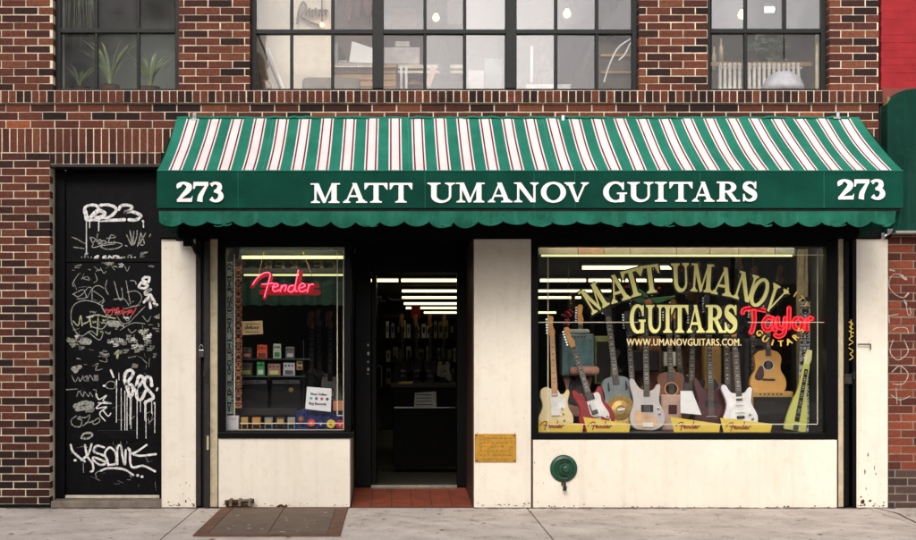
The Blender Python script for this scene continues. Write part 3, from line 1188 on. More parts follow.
# terracotta ramp of tiles up to the threshold
t = MB()
nx, ny = 6, 5
x0, x1 = X(351), X(473)
for i in range(nx):
    for j in range(ny):
        a = x0 + (x1 - x0) * i / nx + .003
        bb = x0 + (x1 - x0) * (i + 1) / nx - .003
        ya, yb = YD * j / ny + .003, YD * (j + 1) / ny - .003
        za, zb = .005 + (FL - .012) * ya / YD, .005 + (FL - .012) * yb / YD
        t.face([(a, ya, za), (bb, ya, za), (bb, yb, zb), (a, yb, zb)], 0)
t.face([(x0, -.0, .0), (x1, 0, .0), (x1, YD, FL - .015), (x0, YD, FL - .015)], 1)
t.build('tiled_ramp', [M['tile'], M['tile_joint']], bld)
th = MB()
th.box(X(371, YD), X(457, YD), YD - .04, YD + .1, FL - .012, FL + .018)
th.build('threshold', mat('worn_aluminium', (150, 144, 128), .4, .6, var=.3), bld, bevel=.004)
# open door leaf swung inwards against the left side
dl = MB()
xd = X(371, YD) + .005
dl.box(xd, xd + .045, YD + .102, YD + .2, FL + .02, zd - .01)
dl.box(xd, xd + .045, YD + .8, YD + .9, FL + .02, zd - .01)
dl.box(xd, xd + .045, YD + .201, YD + .799, FL + .02, FL + .3)
dl.box(xd, xd + .045, YD + .201, YD + .799, zd - .13, zd - .01)
dlo = dl.build('shop_door', M['black'], bld, bevel=.004)
dg = MB()
dg.box(xd + .02, xd + .026, YD + .19, YD + .81, FL + .29, zd - .12)
dg.build('pane', M['glass'], dlo)
stq = MB()
for py, s_ in ((344, 1.4), (352, 2), (361, 1.2), (368, 1.8), (373, 1)):
    stq.pbox(367.4, 367.4 + s_, py, py + s_ * 1.6, YD - .0025, YD - .0005)
stq.build('sticker_and_highlight', colour('pale_highlight', (170, 168, 160), .7, var=.4, scale=60), fr)  # pale marks imitating faint highlights on the dark frame
dh = MB()
dh.tube([(xd + .045, YD + .84, 1.0), (xd + .09, YD + .84, 1.02), (xd + .09, YD + .84, 1.22), (xd + .045, YD + .84, 1.24)], .012, 8)
dh.build('handle', M['dark_steel'], dlo)

# room behind the shopfront ----------------------------------------------------
YB = 24.0
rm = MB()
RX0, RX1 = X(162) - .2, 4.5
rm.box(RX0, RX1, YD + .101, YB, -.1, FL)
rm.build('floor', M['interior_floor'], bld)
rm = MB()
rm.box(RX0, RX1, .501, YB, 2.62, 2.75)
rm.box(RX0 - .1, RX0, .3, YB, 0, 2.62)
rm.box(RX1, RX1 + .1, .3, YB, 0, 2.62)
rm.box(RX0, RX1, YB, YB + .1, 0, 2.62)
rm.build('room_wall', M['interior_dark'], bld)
dp = MB()
dp.box(X(218), X(350) - .071, .121, 1.0, Z(432), Z(430.2))
dp.box(X(532), X(837), .121, 1.3, Z(436), Z(433.5))
dp.box(X(218), X(350) - .071, 1.0, 1.04, FL, Z(432))
dp.box(X(532), X(837), 1.3, 1.34, FL, Z(436))
dp.build('display_shelf', M['wood_dark'], bld)
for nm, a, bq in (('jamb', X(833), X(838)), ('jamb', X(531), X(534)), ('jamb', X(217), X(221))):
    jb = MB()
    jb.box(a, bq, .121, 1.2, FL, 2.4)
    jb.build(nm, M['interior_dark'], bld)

# black service door ----------------------------------------------------------
YK = .2
k = MB()
k.pbox(66, 159.5, 262.5, 495.5, YK, YK + .05)
dr = k.build('door', M['black_door'], bld, bevel=.004)
k = MB()
k.box(X(50) + .001, X(66, YK) - .003, YK - .03, YK + .1, 0, Z(164) - .03)
k.box(X(159.7, YK), X(161.5) + .02, YK - .02, YK + .1, 0, Z(164) - .03)
k.pbox(66, 159.6, 258.5, 262, YK - .012, YK + .09)
k.build('frame', M['black_door'], dr, bevel=.003)
k = MB()
k.pbox(66, 159.6, 167, 258.4, YK - .002, YK + .05)
tp = k.build('transom_panel', M['black_door'], dr, bevel=.003)
k = MB()
k.pbox(64.5, 161, 495.4, 498.4, YK - .015, YK + .1)
k.build('threshold', M['stone'], dr, bevel=.005)
k = MB()
k.box(X(51), X(161.4), -.01, YK + .1, -.05, Z(498.4, YK - .015) - .001)
k.build('door_step', mat('step_concrete', (128, 116, 102), .9, var=.35, scale=8, bump=.3, dirt=(62, 52, 44), dscale=6, damount=.7), bld, bevel=.01)
k = MB()
k.pbox(97, 136.5, 430.5, 441.5, YK - .012, YK - .0005)
ms = k.build('mail_slot', M['black'], dr, bevel=.003)
k = MB()
k.pbox(98.5, 135, 432.5, 439, YK - .016, YK - .0125)
k.build('flap', M['black_door'], ms, bevel=.002)

# graffiti: pen strokes in enlarged-crop pixels (ox, oy, scale) on the door plane
gw, gg, gr, gy = MB(), MB(), MB(), MB()


def GP_of(mb):
    off = {id(gw): 0, id(gg): .00003, id(gr): .00006, id(gy): .00009}[id(mb)]
    return lambda u, v, k: at(u, v, YK - .0035) + Vector((0, -.00012 * (k % 60) - off, 0))



def sc(mb, ox, oy, s, w, *lines, smooth=True):
    for ln in lines:
        pts = [(ox + a / s, oy + b / s) for a, b in ln]
        P = catmull(pts, 5) if smooth and len(pts) > 2 else [Vector(p) for p in pts]
        mb.ribbon(P, [w * .84 * R.uniform(.8, 1.12) for _ in P], GP_of(mb))


A = (70, 195, 9)
sc(gw, *A, 3.6, [(130, 160), (138, 110), (190, 90), (245, 100), (255, 140), (200, 190), (150, 222), (300, 222)],
   [(275, 92), (340, 88), (405, 110), (410, 150), (350, 200), (270, 228), (490, 222)],
   [(440, 132), (460, 98), (515, 90), (560, 108), (535, 140), (490, 155), (560, 150), (635, 182), (620, 210), (580, 225), (530, 222)])
sc(gw, *A, 4.6, [(200, 185), (250, 140), (310, 160), (290, 195), (230, 205)], [(140, 150), (150, 215)])
sc(gw, *A, 2.6, [(655, 232), (660, 240)])
sc(gw, *A, 1.3, [(148, 220), (148, 530)], [(260, 230), (258, 322)], [(178, 230), (177, 295)], [(660, 240), (662, 290)])
sc(gg, *A, 1.1, [(20, 380), (70, 400), (130, 435), (150, 420)], [(35, 470), (130, 482)], [(180, 380), (200, 430), (190, 380), (230, 400), (205, 430)],
   [(250, 350), (240, 420), (270, 400), (290, 430), (250, 440), (300, 410), (330, 430), (290, 445)],
   [(330, 390), (410, 380), (370, 360), (350, 430), (400, 420)], [(210, 440), (200, 470), (250, 465), (330, 430), (430, 430), (470, 450), (420, 480), (330, 488), (280, 460), (400, 440)])
sc(gg, *A, 1.3, [(510, 360), (560, 455), (540, 320)], [(575, 330), (570, 450), (600, 380), (605, 320)], [(610, 460), (640, 340)], [(640, 350), (670, 440), (630, 440), (680, 345)], [(715, 375), (725, 355)], [(500, 455), (515, 460)])
Bc = (65, 250, 9)
sc(gw, *Bc, 1.9, [(270, 65), (300, 50), (290, 75), (265, 78)], [(350, 75), (370, 55), (345, 62), (350, 82), (380, 78)], [(395, 80), (400, 55), (430, 75), (440, 52)], [(455, 52), (485, 60), (465, 80), (515, 68)])
for q in range(4):
    sc(gw, *Bc, .9, [(150 + q * 28, 66), (156 + q * 28, 64)], [(530 + q * 32, 66), (540 + q * 32, 66)])
sc(gg, *Bc, 1.0, [(70, 400), (150, 360), (180, 375), (120, 420), (80, 400)], [(110, 440), (190, 430), (180, 380)], [(190, 360), (215, 335), (240, 350), (200, 430)], [(245, 450), (250, 350), (300, 320), (350, 345)], [(260, 370), (350, 440), (300, 480), (345, 500)],
   [(390, 400), (365, 340), (380, 270)], [(445, 285), (490, 440), (520, 430), (510, 340)], [(550, 275), (590, 485)], [(590, 275), (630, 280), (640, 310)], [(560, 380), (640, 370), (690, 420), (660, 490), (590, 510)], [(440, 445), (530, 440), (575, 500)])
sc(gg, *Bc, .8, [(80, 330), (70, 300), (120, 220), (140, 210)], [(150, 260), (200, 240), (220, 270), (170, 260)], [(260, 150), (300, 180), (280, 190)], [(260, 295), (290, 270), (270, 210)], [(320, 160), (350, 210), (370, 190)], [(420, 150), (450, 180)], [(540, 150), (560, 190), (580, 150)])
sc(gw, *Bc, 3.2, [(720, 245), (760, 250), (745, 290), (700, 270), (720, 245)], [(690, 290), (665, 330), (710, 345), (745, 320), (700, 300)], [(720, 380), (775, 350), (720, 395), (760, 410), (710, 470)], [(770, 400), (805, 465)], [(765, 480), (770, 520)], [(800, 480), (830, 492)])
Cc = (65, 300, 9)
sc(gg, *Cc, 1.15, [(340, 55), (270, 20), (180, 5), (100, 30), (60, 90), (60, 200), (100, 290), (150, 325), (210, 290), (240, 280), (290, 320)], [(330, 60), (370, 130), (385, 190), (350, 250), (310, 260), (240, 240)], [(215, 290), (310, 360), (345, 290)], [(335, 30), (355, 10)])
sc(gy, *Cc, 1.5, [(75, 190), (120, 230), (140, 140), (155, 230)], [(165, 215), (215, 190), (220, 140), (235, 245)], [(300, 130), (290, 310)], [(215, 145), (300, 135), (360, 150), (450, 165)])
sc(gr, *Cc, 1.7, [(350, 105), (400, 90), (370, 130), (440, 70), (420, 130)], [(450, 100), (480, 70), (490, 130), (520, 90), (500, 120), (450, 130)], [(530, 70), (520, 120), (590, 90), (560, 130)], [(600, 90), (610, 130), (640, 70)], [(360, 85), (480, 100), (620, 110)])
sc(gg, *Cc, .9, [(540, 80), (680, 45)], [(470, 150), (520, 210), (580, 200), (640, 140), (720, 60)], [(520, 120), (560, 190), (600, 140)], [(500, 270), (580, 220), (640, 205), (720, 215)], [(570, 260), (600, 295), (640, 270)], [(700, 145), (745, 195), (770, 150)])
for (cx, cy, rx, ry, n) in ((70, 360, 55, 50, 22), (480, 360, 150, 60, 44), (720, 310, 90, 80, 34), (300, 200, 260, 140, 26), (450, -330, 330, 90, 30), (810, 130, 45, 50, 12), (320, 490, 60, 40, 12), (120, 450, 60, 40, 8), (600, 480, 60, 50, 9), (720, 430, 90, 60, 14), (840, 260, 30, 60, 6)):
    for _ in range(n):
        if _ % 2:
            continue
        a, b = R.gauss(cx, rx * .5), R.gauss(cy, ry * .5)
        mbx = R.choice((gg, gg, gg, gg, gw, gy)) if cy < 420 else gg
        st = R.uniform(4, 9)
        amp_ = R.uniform(8, 24)
        slope = R.uniform(-.25, .25)
        tagp = []
        for q in range(R.randint(5, 9)):
            tagp.append((a + q * st + R.uniform(-3, 3), b + q * st * slope + (amp_ if q % 2 else -amp_) * R.uniform(.3, 1) * .6))
        if R.random() < .5:
            tagp.append((a - st * .5, b + amp_ * 1.1))
            tagp.append((a + st * 5, b + amp_ * R.uniform(.7, 1.3)))
        sc(mbx, *Cc, R.uniform(.4, .9), tagp)
sc(gg, *Cc, 7, [(155, 375), (215, 375)], [(410, 215), (475, 215)])
sc(gy, *Cc, 2.6, [(480, 455), (450, 490), (475, 480), (470, 520)])
Dc = (65, 355, 7.2)
sc(gw, *Dc, 3.9, [(455, 240), (430, 180), (440, 125), (475, 110), (490, 140), (440, 215), (480, 215), (490, 260), (470, 300), (445, 230)],
   [(500, 250), (560, 190), (555, 155), (530, 160), (515, 230), (520, 310), (550, 320), (580, 260)],
   [(625, 220), (615, 165), (580, 165), (575, 220), (625, 280), (635, 310), (590, 335), (578, 345)])
sc(gw, *Dc, 2.6, [(665, 240), (660, 255)], [(645, 345), (645, 350)], [(330, 110), (350, 160)], [(280, 222), (290, 222)])
for xx, y0, y1 in ((372, 180, 485), (405, 240, 545), (432, 260, 540), (448, 290, 600), (470, 290, 500), (478, 300, 530), (520, 320, 600), (545, 320, 410), (575, 330, 470), (582, 330, 600), (625, 310, 420), (648, 350, 560), (388, 130, 180)):
    sc(gw, *Dc, .95, [(xx, y0), (xx + R.uniform(-2, 2), y1)])
sc(gg, *Dc, .9, [(50, 150), (75, 195), (95, 160), (110, 190), (130, 150)], [(130, 170), (160, 150), (150, 190), (135, 175)], [(165, 190), (180, 145), (205, 185)], [(290, 220), (320, 190), (360, 200), (355, 240), (310, 240), (290, 220)], [(10, 250), (90, 245)], [(85, 300), (100, 260), (130, 300), (140, 265), (170, 300), (180, 270), (200, 300)], [(205, 250), (225, 255), (220, 290), (225, 310)])
sc(gg, *Dc, 5.5, [(75, 370), (130, 345), (190, 350), (180, 375), (90, 390)], [(60, 100), (110, 85)], [(75, 115), (85, 110)])
sc(gw, *Dc, 1.5, [(225, 280), (245, 320), (300, 290), (275, 330), (335, 350), (270, 345), (225, 385), (300, 375), (250, 420), (290, 475)], [(275, 400), (310, 440), (330, 420)], [(240, 345), (310, 350)])
sc(gg, *Dc, 1.2, [(80, 440), (45, 470), (60, 510), (110, 515), (120, 470), (90, 460), (110, 440)], [(100, 450), (150, 450), (180, 430), (165, 480), (130, 510)], [(150, 490), (200, 480), (240, 455), (250, 480), (210, 500), (195, 475)])
sc(gg, *Dc, .7, [(200, 80), (240, 60), (220, 110), (270, 100)], [(240, 10), (290, 10), (300, 50), (250, 40)], [(560, 30), (590, 60)], [(460, 430), (480, 460), (500, 440)], [(590, 420), (630, 410), (620, 480), (600, 470)], [(600, 490), (650, 450)])
Ec = (60, 420, 6)
sc(gw, *Ec, 2.6, [(65, 150), (75, 185), (110, 220), (150, 250)], [(190, 145), (170, 205), (130, 240)], [(150, 150), (165, 220), (195, 260), (200, 300), (185, 310)],
   [(265, 165), (220, 155), (205, 190), (265, 215), (285, 250), (245, 270), (200, 240), (210, 225), (290, 260)], [(285, 250), (270, 200), (300, 165), (335, 200), (335, 260), (290, 270)],
   [(345, 265), (345, 170), (365, 155), (375, 215), (390, 270), (395, 180)], [(410, 170), (440, 200), (520, 150)], [(420, 175), (430, 280), (500, 275), (570, 308)], [(440, 205), (480, 215), (575, 205)], [(245, 305), (290, 290), (380, 295), (440, 330)])
sc(gw, *Ec, 3.0, [(90, 242), (94, 242)], [(462, 333), (466, 333)], [(490, 341), (494, 341)])
sc(gg, *Ec, 2.4, [(130, 105), (145, 82), (185, 78), (195, 92), (165, 112), (130, 108)])
sc(gg, *Ec, .9, [(240, 305), (215, 320), (220, 345)], [(140, 260), (142, 315)], [(365, 130), (370, 200)], [(420, 330), (430, 345)])
for _ in range(70):       # faint scratches and wiped tags
    a, b = R.uniform(70, 157), R.uniform(266, 490)
    an = R.uniform(-.5, .5) + R.choice((0, 1.57))
    L_ = R.uniform(2, 9)
    gs_ = [(a, b), (a + math.cos(an) * L_ * .5 + R.uniform(-.6, .6), b + math.sin(an) * L_ * .5), (a + math.cos(an) * L_, b + math.sin(an) * L_)]
    gg.ribbon(catmull(gs_, 4), R.uniform(.2, .45), GP_of(gg))
stk = MB()
for (px, py, w_, h_, an) in ((84, 341, 7, 7, .05), (120, 352, 5, 4, -.1), (135, 366, 6, 4.5, .2), (96, 378, 4, 6, 0), (150, 300, 4, 5, .1), (112, 322, 8, 4, -.05), (90, 410, 9, 5, .06)):
    ca, sa = math.cos(an), math.sin(an)
    stk.k += 1
    stk.face([at(px + (ex * ca - ey * sa) * w_ / 2 + R.uniform(-.5, .5), py + (ex * sa + ey * ca) * h_ / 2 + R.uniform(-.5, .5), YK - .0022) + Vector((0, -.0001 * stk.k, 0)) for ex, ey in ((-1, -1), (1, -1), (1, .6), (.5, 1), (-1, 1))][::-1])
stk.build('sticker_and_highlight', mat('worn_sticker', (120, 116, 108), .8, var=.6, scale=60, dirt=(30, 30, 30), dscale=40, damount=.9), dr)
grf = gw.build('graffiti', spray('white_spray_paint', (226, 224, 220), .40, 40), dr)
gg.build('graffiti', spray('grey_spray_paint', (166, 166, 156), .47), dr)
gr.build('graffiti', spray('red_spray_paint', (206, 58, 60), .5), dr)
gy.build('graffiti', spray('yellow_green_marker', (186, 190, 150), .48), dr)

# ------------------------------------------------------------------ awning
AX0, AX1 = X(157, -1), X(903, -1)
AZ1, AZ0 = Z(171, -1), Z(208, -1)
WZ = Z(119)
aw = thing('awning', 'long green and white striped shop awning with white letters on its front', 'awning', ((AX0 + AX1) / 2, -.5, AZ1))
c = MB()
PT = .1985
groups = []
x = AX0 + .088
stripes = []
last = AX0
mmx = 1 / 123.5
while x < AX1 - .05:
    stripes.append((last, x, 0))
    q = [1.35, 1.6, 7.2, 1.6, 1.35]
    tot = .110 / sum(q)
    y = x
    for i, ww in enumerate(q):
        y2 = y + ww * tot
        stripes.append((y, y2, (1, 2, 1, 2, 1)[i]))
        y = y2
    last = y
    x += PT
stripes.append((last, AX1, 0))
NS = 10


def canopy_pt(x, t):
    sag = .026 * math.sin(math.pi * t) * (1 + .4 * math.sin(x * 5.1) + .25 * math.sin(x * 11.3 + 1))
    ridge = .010 * math.sin(x * 9 + 2.5 * math.sin(t * 2)) * t * (1 - t) * 3
    return (x, -.03 - .97 * t, WZ + (AZ1 - WZ) * t - sag + ridge)


for a, b_, mi in stripes:
    n = max(1, int((b_ - a) / .03))
    for i in range(n):
        u0, u1 = a + (b_ - a) * i / n, a + (b_ - a) * (i + 1) / n
        for j in range(NS):
            t0, t1 = j / NS, (j + 1) / NS
            c.face([canopy_pt(u0, t1), canopy_pt(u1, t1), canopy_pt(u1, t0), canopy_pt(u0, t0)], mi)
cn = c.build('canopy', [M['green'], M['canvas_white'], M['canvas_red']], aw)
for xe in (AX0 + .002, AX1 - .002):      # triangular side cheeks
    e = MB()
    e.face([(xe, -.03, WZ - .004), (xe, -.999, AZ1 - .004), (xe, -.999, AZ0), (xe, -.03, AZ0)], 0)
    e.build('side_cheek', M['green_dark'], aw)
e = MB()
for n_ in (4, 10, 16, 22, 26):    # sewn seams, each down the middle of a green stripe
    xs = AX0 + .088 + PT * n_ - .03
    e.tube([Vector(canopy_pt(xs, j / NS)) + Vector((0, 0, .001)) for j in range(NS + 1)], .0028, 5)
e.build('seam', colour('seam_thread', (62, 138, 114), .9), cn)
r = MB()
P = [Vector((AX0 + (AX1 - AX0) * i / 160 * 1.0, -.02, WZ + .004 + .006 * math.sin(i * .9) * R.random())) for i in range(161)]
r.tube(P, .014, 6)
for i in range(26):
    xx = R.uniform(AX0, AX1 - .2)
    r.tube([(xx, -.035, WZ - .003), (xx + .08, -.04, WZ + .012), (xx + .2, -.035, WZ - .004)], .012, 5)
r.build('head_roll', M['green'], aw, smooth=True)
fsc = MB()
nx, nz = 150, 8


def fascia_pt(x, t):
    wv = .005 * math.sin(x * 3.1 + t * 2) + .003 * math.sin(x * 8.3 - t * 5) + .0015 * math.sin(x * 17 + t * 9)
    return Vector((x, -1.0 - wv * math.sin(math.pi * t) ** .7 * 1.0, AZ1 + (AZ0 - AZ1) * t))


for i in range(nx):
    for j in range(nz):
        a, b_ = AX0 + (AX1 - AX0) * i / nx, AX0 + (AX1 - AX0) * (i + 1) / nx
        fsc.face([fascia_pt(a, (j + 1) / nz), fascia_pt(b_, (j + 1) / nz), fascia_pt(b_, j / nz), fascia_pt(a, j / nz)])
fp = fsc.build('front_panel', M['green_dark'], aw, smooth=True)
sm = MB()
for px in (238, 425, 534, 575, 700, 824):
    xs = X(px, -1)
    sm.tube([fascia_pt(xs, t / 6) + Vector((0, -.001, 0)) for t in range(7)], .0022, 5)
sm.tube([fascia_pt(AX0 + (AX1 - AX0) * i / 60, 0) + Vector((0, -.002, .002)) for i in range(61)], .006, 5)
sm.build('seam', M['green'], fp)
lt = MB()


def fas_place(u, v, k):
    p = at(u, v, -1.0)
    t = (AZ1 - p.z) / (AZ1 - AZ0)
    f_ = fascia_pt(p.x, min(1, max(0, t)))
    return Vector((p.x, f_.y - .009 - .00012 * k, p.z))


for c_, x0, x1 in (('2', 176, 193.5), ('7', 192.5, 209), ('3', 208, 225.2)):
    put_glyph(lt, c_, (x0, x1, 201.8, 182.2), fas_place, 0, .25)
for c_, x0, x1 in (('2', 836.3, 854), ('7', 853, 869.5), ('3', 868.4, 886)):
    put_glyph(lt, c_, (x0, x1, 199.4, 179.6), fas_place, 0, .25)
for c_, x0, x1 in (('M', 310.8, 339.8), ('A', 343.3, 366.9), ('T', 364.8, 387.3), ('T', 390, 412), ('U', 427.5, 455), ('M', 456.3, 484.4), ('A', 488, 512.2), ('N', 514.2, 538.3), ('O', 541, 565.6), ('V', 564.6, 588.4), ('G', 603.2, 626.4), ('U', 627.3, 653), ('I', 654.8, 666.3), ('T', 669.4, 691.9), ('A', 692, 714), ('R', 716.5, 739.4), ('S', 741.6, 757.2)):
    dy = 202.8 - (x0 - 310) / 447 * 1.6
    put_glyph(lt, c_, (x0, x1, dy, dy - 19.3), fas_place, 0, .25)
lt.build('lettering', M['white_paint'], fp)
# loose scalloped valance below a shadow gap
vl = MB()
VZ1, VZ0 = Z(211, -1), Z(221.5, -1)
pitch = 24.6 * mmx
nsc = int((AX1 - AX0 - .02) / pitch)
vx0 = AX0 + .012
per = 12
ncol = nsc * per
random_w = [R.uniform(-1.4, 1.4) for _ in range(nsc + 2)]


def val_pt(x, t, i):
    ph = (x - vx0) / pitch
    bot = VZ0 - (.038 + .009 * random_w[int(ph) % (nsc + 2)]) * abs(math.sin(math.pi * ph)) ** (.72 + .1 * random_w[int(ph + 3) % (nsc + 2)]) - .004 * math.sin(ph * 1.7)
    w_ = random_w[int(ph) % (nsc + 2)]
    y = -.985 + .012 * math.sin(ph * 2.1 + 1) * t + .010 * math.sin(ph * 5.7) * t + .02 * w_ * t * t * abs(math.sin(math.pi * ph))
    return (x, y, VZ1 + (bot - VZ1) * t)


for i in range(ncol):
    xa, xb = vx0 + pitch * i / per, vx0 + pitch * (i + 1) / per
    for j in range(5):
        vl.face([val_pt(xa, (j + 1) / 5, i), val_pt(xb, (j + 1) / 5, i), val_pt(xb, j / 5, i), val_pt(xa, j / 5, i)])
for i in range(14):                       # the side return
    xa, xb = -.985 + .95 * i / 14, -.985 + .95 * (i + 1) / 14
    for xe in (AX0 + .012, AX1 - .012):
        ba = VZ0 - .05 * abs(math.sin(math.pi * i / 2))
        bb = VZ0 - .05 * abs(math.sin(math.pi * (i + 1) / 2))
        vl.face([(xe, xa, ba), (xe, xb, bb), (xe, xb, VZ1), (xe, xa, VZ1)])
vo = vl.build('valance', M['green_valance'], aw, smooth=True)
vp = MB()
for k in (2, 8, 11, 15, 18, 20, 24, 27, 29):   # curled corners and patches along the scallops
    xc = vx0 + pitch * (k + .5)
    for q in range(3):
        a = R.uniform(-.05, .03)
        vp.tube(catmull([(xc + a, -1.0, VZ0 - .018 - q * .008), (xc + a + .03, -1.01, VZ0 - .03 - q * .006), (xc + a + .07, -1.0, VZ0 - .016 - q * .008)], 4), .0035, 5)
vp.build('frayed_trim', M['green'], vo)
fb = MB()
fb.tube([(AX0 + .01, -.97, AZ0 - .012), (AX1 - .01, -.97, AZ0 - .012)], .014, 8)
for xx in (AX0 + .02, X(360, -.5), X(560, -.5), AX1 - .02):
    fb.tube([(xx, -.02, AZ0 - .01), (xx, -.97, AZ0 - .012)], .012, 6)
    fb.tube([(xx, -.02, WZ - .05), (xx, -.97, AZ1 - .03)], .012, 6)
fb.build('frame', M['dark_steel'], aw)
bk = MB()
bk.tube([at(176, 239, -.1), at(190, 240, -.12), at(196, 252, -.06), at(201, 257, -.03)], .02, 6)
bk.tube([at(184, 243, -.1), at(192, 243, -.12), at(199, 249, -.06)], .014, 6)
bk.pbox(183, 192, 236, 246, -.14, -.06)
bk.build('bracket', M['black'], aw, bevel=.004)
bk = MB()
bk.tube([at(882, 238, -.5), at(889, 233, -.5), at(892, 229, -.5)], .014, 6)
bk.pbox(881, 885, 233, 239, -.52, -.48)
bk.pbox(887, 891, 229, 234, -.52, -.48)
bk.build('bracket', M['chrome'], aw, bevel=.004)
for px, py in ((194.5, 116), (838, 114.5), (563, 118)):
    tg = MB()
    tg.pbox(px - 1.8, px + 1.8, py - 3, py + 3, -.06, -.03)
    tg.pbox(px - 4.5, px + 3, py + 2.6, py + 4.2, -.062, -.045)
    tg.build('fixing', M['chrome'], aw, bevel=.004)

# ------------------------------------------------------------------ neighbour on the right
nb = thing('neighbouring_building', 'red painted upper wall with orange red brick at street level', 'building', (X(890), 0, 0))
n = MB()
bricks(n, X(881), X(1120), Z(88.5), Z(88.5) + 34 * PITCH, Yf=-.005, phase=X(881), inset=.0015, joint=.006)
n.build('red_wall', [M['red_wall'], M['red_wall']], nb)
n = MB()
n.box(X(881), X(1120), -.03, .25, Z(104), Z(88.7))
n.build('ledge', mat('rust_ledge', (118, 56, 48), .8, var=.3), nb, bevel=.006)
n = MB()
n.box(X(881), X(1120), .02, .25, Z(232), Z(104.2))
n.build('sign_band', M['interior_dark'], nb)
n = MB()
zb = Z(470)
pn = 8.05 / F * D
bricks(n, X(888.6), X(1120), zb, zb + 30 * pn, Yf=.004, pitch=pn, bl=.222, phase=X(888.6), tone=lambda r, x, z: r.random() * .9, inset=.004)
n.build('wall', [M['brick_orange'], M['mortar_grey']], nb)
n = MB()
bricks(n, X(888.6), X(1120), zb - 5 * pn, zb, Yf=.004, pitch=pn, bl=.222, phase=X(888.6) + .06, tone=lambda r, x, z: r.random(), inset=.004)
n.build('wall_base', [M['brick_grey'], M['mortar_grey']], nb)
g = MB()
G8 = (860, 230, 5.4)
GPn = plane_px(.0005, .00006)
for w_, ln in ((1.5, [(160, 215), (185, 220)]), (2.6, [(225, 250), (248, 265)]), (.9, [(235, 245), (180, 240), (155, 290), (180, 340), (230, 365), (255, 345)]), (1.8, [(245, 360), (262, 340)]), (2, [(240, 380), (250, 400)]), (.9, [(250, 400), (258, 455), (275, 455), (270, 420)]), (1.2, [(155, 460), (158, 500)]), (1, [(150, 465), (205, 455)]), (1, [(180, 540), (200, 528), (250, 530), (262, 560)])):
    P = catmull([(G8[0] + a / 5.4, G8[1] + b_ / 5.4) for a, b_ in ln], 5)
    g.ribbon(P, w_, GPn)
for w_, ln in ((1, [(893, 340), (890, 352), (898, 360), (908, 352), (904, 340)]), (1, [(892, 372), (900, 366), (908, 374), (903, 384), (893, 384)]), (.9, [(891, 395), (900, 400), (910, 396)]), (.8, [(896, 388), (897, 404)])):
    g.ribbon(catmull(ln, 5), w_, GPn)
g.build('graffiti', spray('faint_grey_spray', (186, 170, 156), .44), nb)

da = thing('round_topped_awning', 'bottle green canvas awning with a rounded top at the right edge', 'awning', (X(900), -.08, Z(232)))
YA = -.15
prof = [(X(887.5, YA), Z(232, YA))]
for px, py in ((887.5, 110), (889, 103), (893, 97), (899, 92), (907, 89), (917, 88), (1060, 88), (1075, 92), (1083, 100), (1086, 110), (1086, 232)):
    prof.append((X(px, YA), Z(py, YA)))
d = MB()
d.prism(prof, YA, .018, 0, .012)
d.build('canvas', M['green_dome'], da)
d = MB()
for px in (905, 940, 980, 1020):
    d.tube([at(px, 90.5, YA - .001), at(px, 231, YA - .001)], .003, 5)
d.build('seam', M['green_dark'], da)
d = MB()
d.box(X(882.6), X(885.4), -.1, .019, Z(233), Z(99))
d.build('side_board', colour('weathered_yellow_board', (158, 128, 84), .8, var=.5, scale=14), da)
d = MB()
d.box(X(885.6), X(888.4), -.12, -.02, Z(233), Z(101))
d.build('side_post', colour('weathered_grey_post', (168, 164, 156), .7, var=.4, scale=14), da)
d = MB()
d.box(X(889), X(1086), -.16, .0, Z(234.5), Z(232.2))
d.build('bottom_rail', colour('pale_rail', (150, 150, 140), .6), da)

# ------------------------------------------------------------------ small things on the front
hx0, hx1, hy0, hy1 = -1.5, -.39, -1.74, -.05
ht = thing('cellar_hatch', 'rusty brown steel cellar hatch set into the pavement below the left window', 'hatch', (-.95, -.9, .0))
rust = mat('rusty_steel', (112, 78, 60), .75, .2, var=.35, scale=6, bump=.3, bscale=60, dirt=(66, 44, 34), dscale=5, damount=.7)
plate = mat('worn_steel_plate', (108, 90, 76), .7, .2, var=.3, scale=5, bump=.35, bscale=110, dirt=(78, 60, 48), dscale=4, damount=.7)
q = MB()
q.box(hx0, hx0 + .1, hy0, hy1, .001, .014)
q.box(hx1 - .1, hx1, hy0, hy1, .001, .014)
q.box(hx0 + .1, hx1 - .1, hy0, hy0 + .08, .001, .0138)
q.box(hx0 + .1, hx1 - .1, hy1 - .06, hy1, .001, .0138)
q.build('frame', rust, ht, bevel=.003)
xm = (hx0 + hx1) / 2
for a, b_ in ((hx0 + .102, xm - .003), (xm + .003, hx1 - .102)):
    q = MB()
    q.box(a, b_, hy0 + .082, hy1 - .062, .001, .011)
    for kx in range(1, 9):
        for ky in range(1, 24):
            if R.random() < .0:
                continue
    q.build('leaf', plate, ht, bevel=.003)
q = MB()
for _ in range(16):
    x_, y_ = R.uniform(hx0, hx1), R.uniform(-1.6, -.3)
    r_ = R.uniform(.008, .02)
    q.face([(x_ + r_ * R.uniform(.6, 1.3) * math.cos(a), y_ + r_ * R.uniform(.6, 1.3) * math.sin(a), .0145) for a in [i * 1.05 for i in range(6)]])
q.build('paint_flecks', colour('pale_flecks', (196, 184, 170), .9), ht)

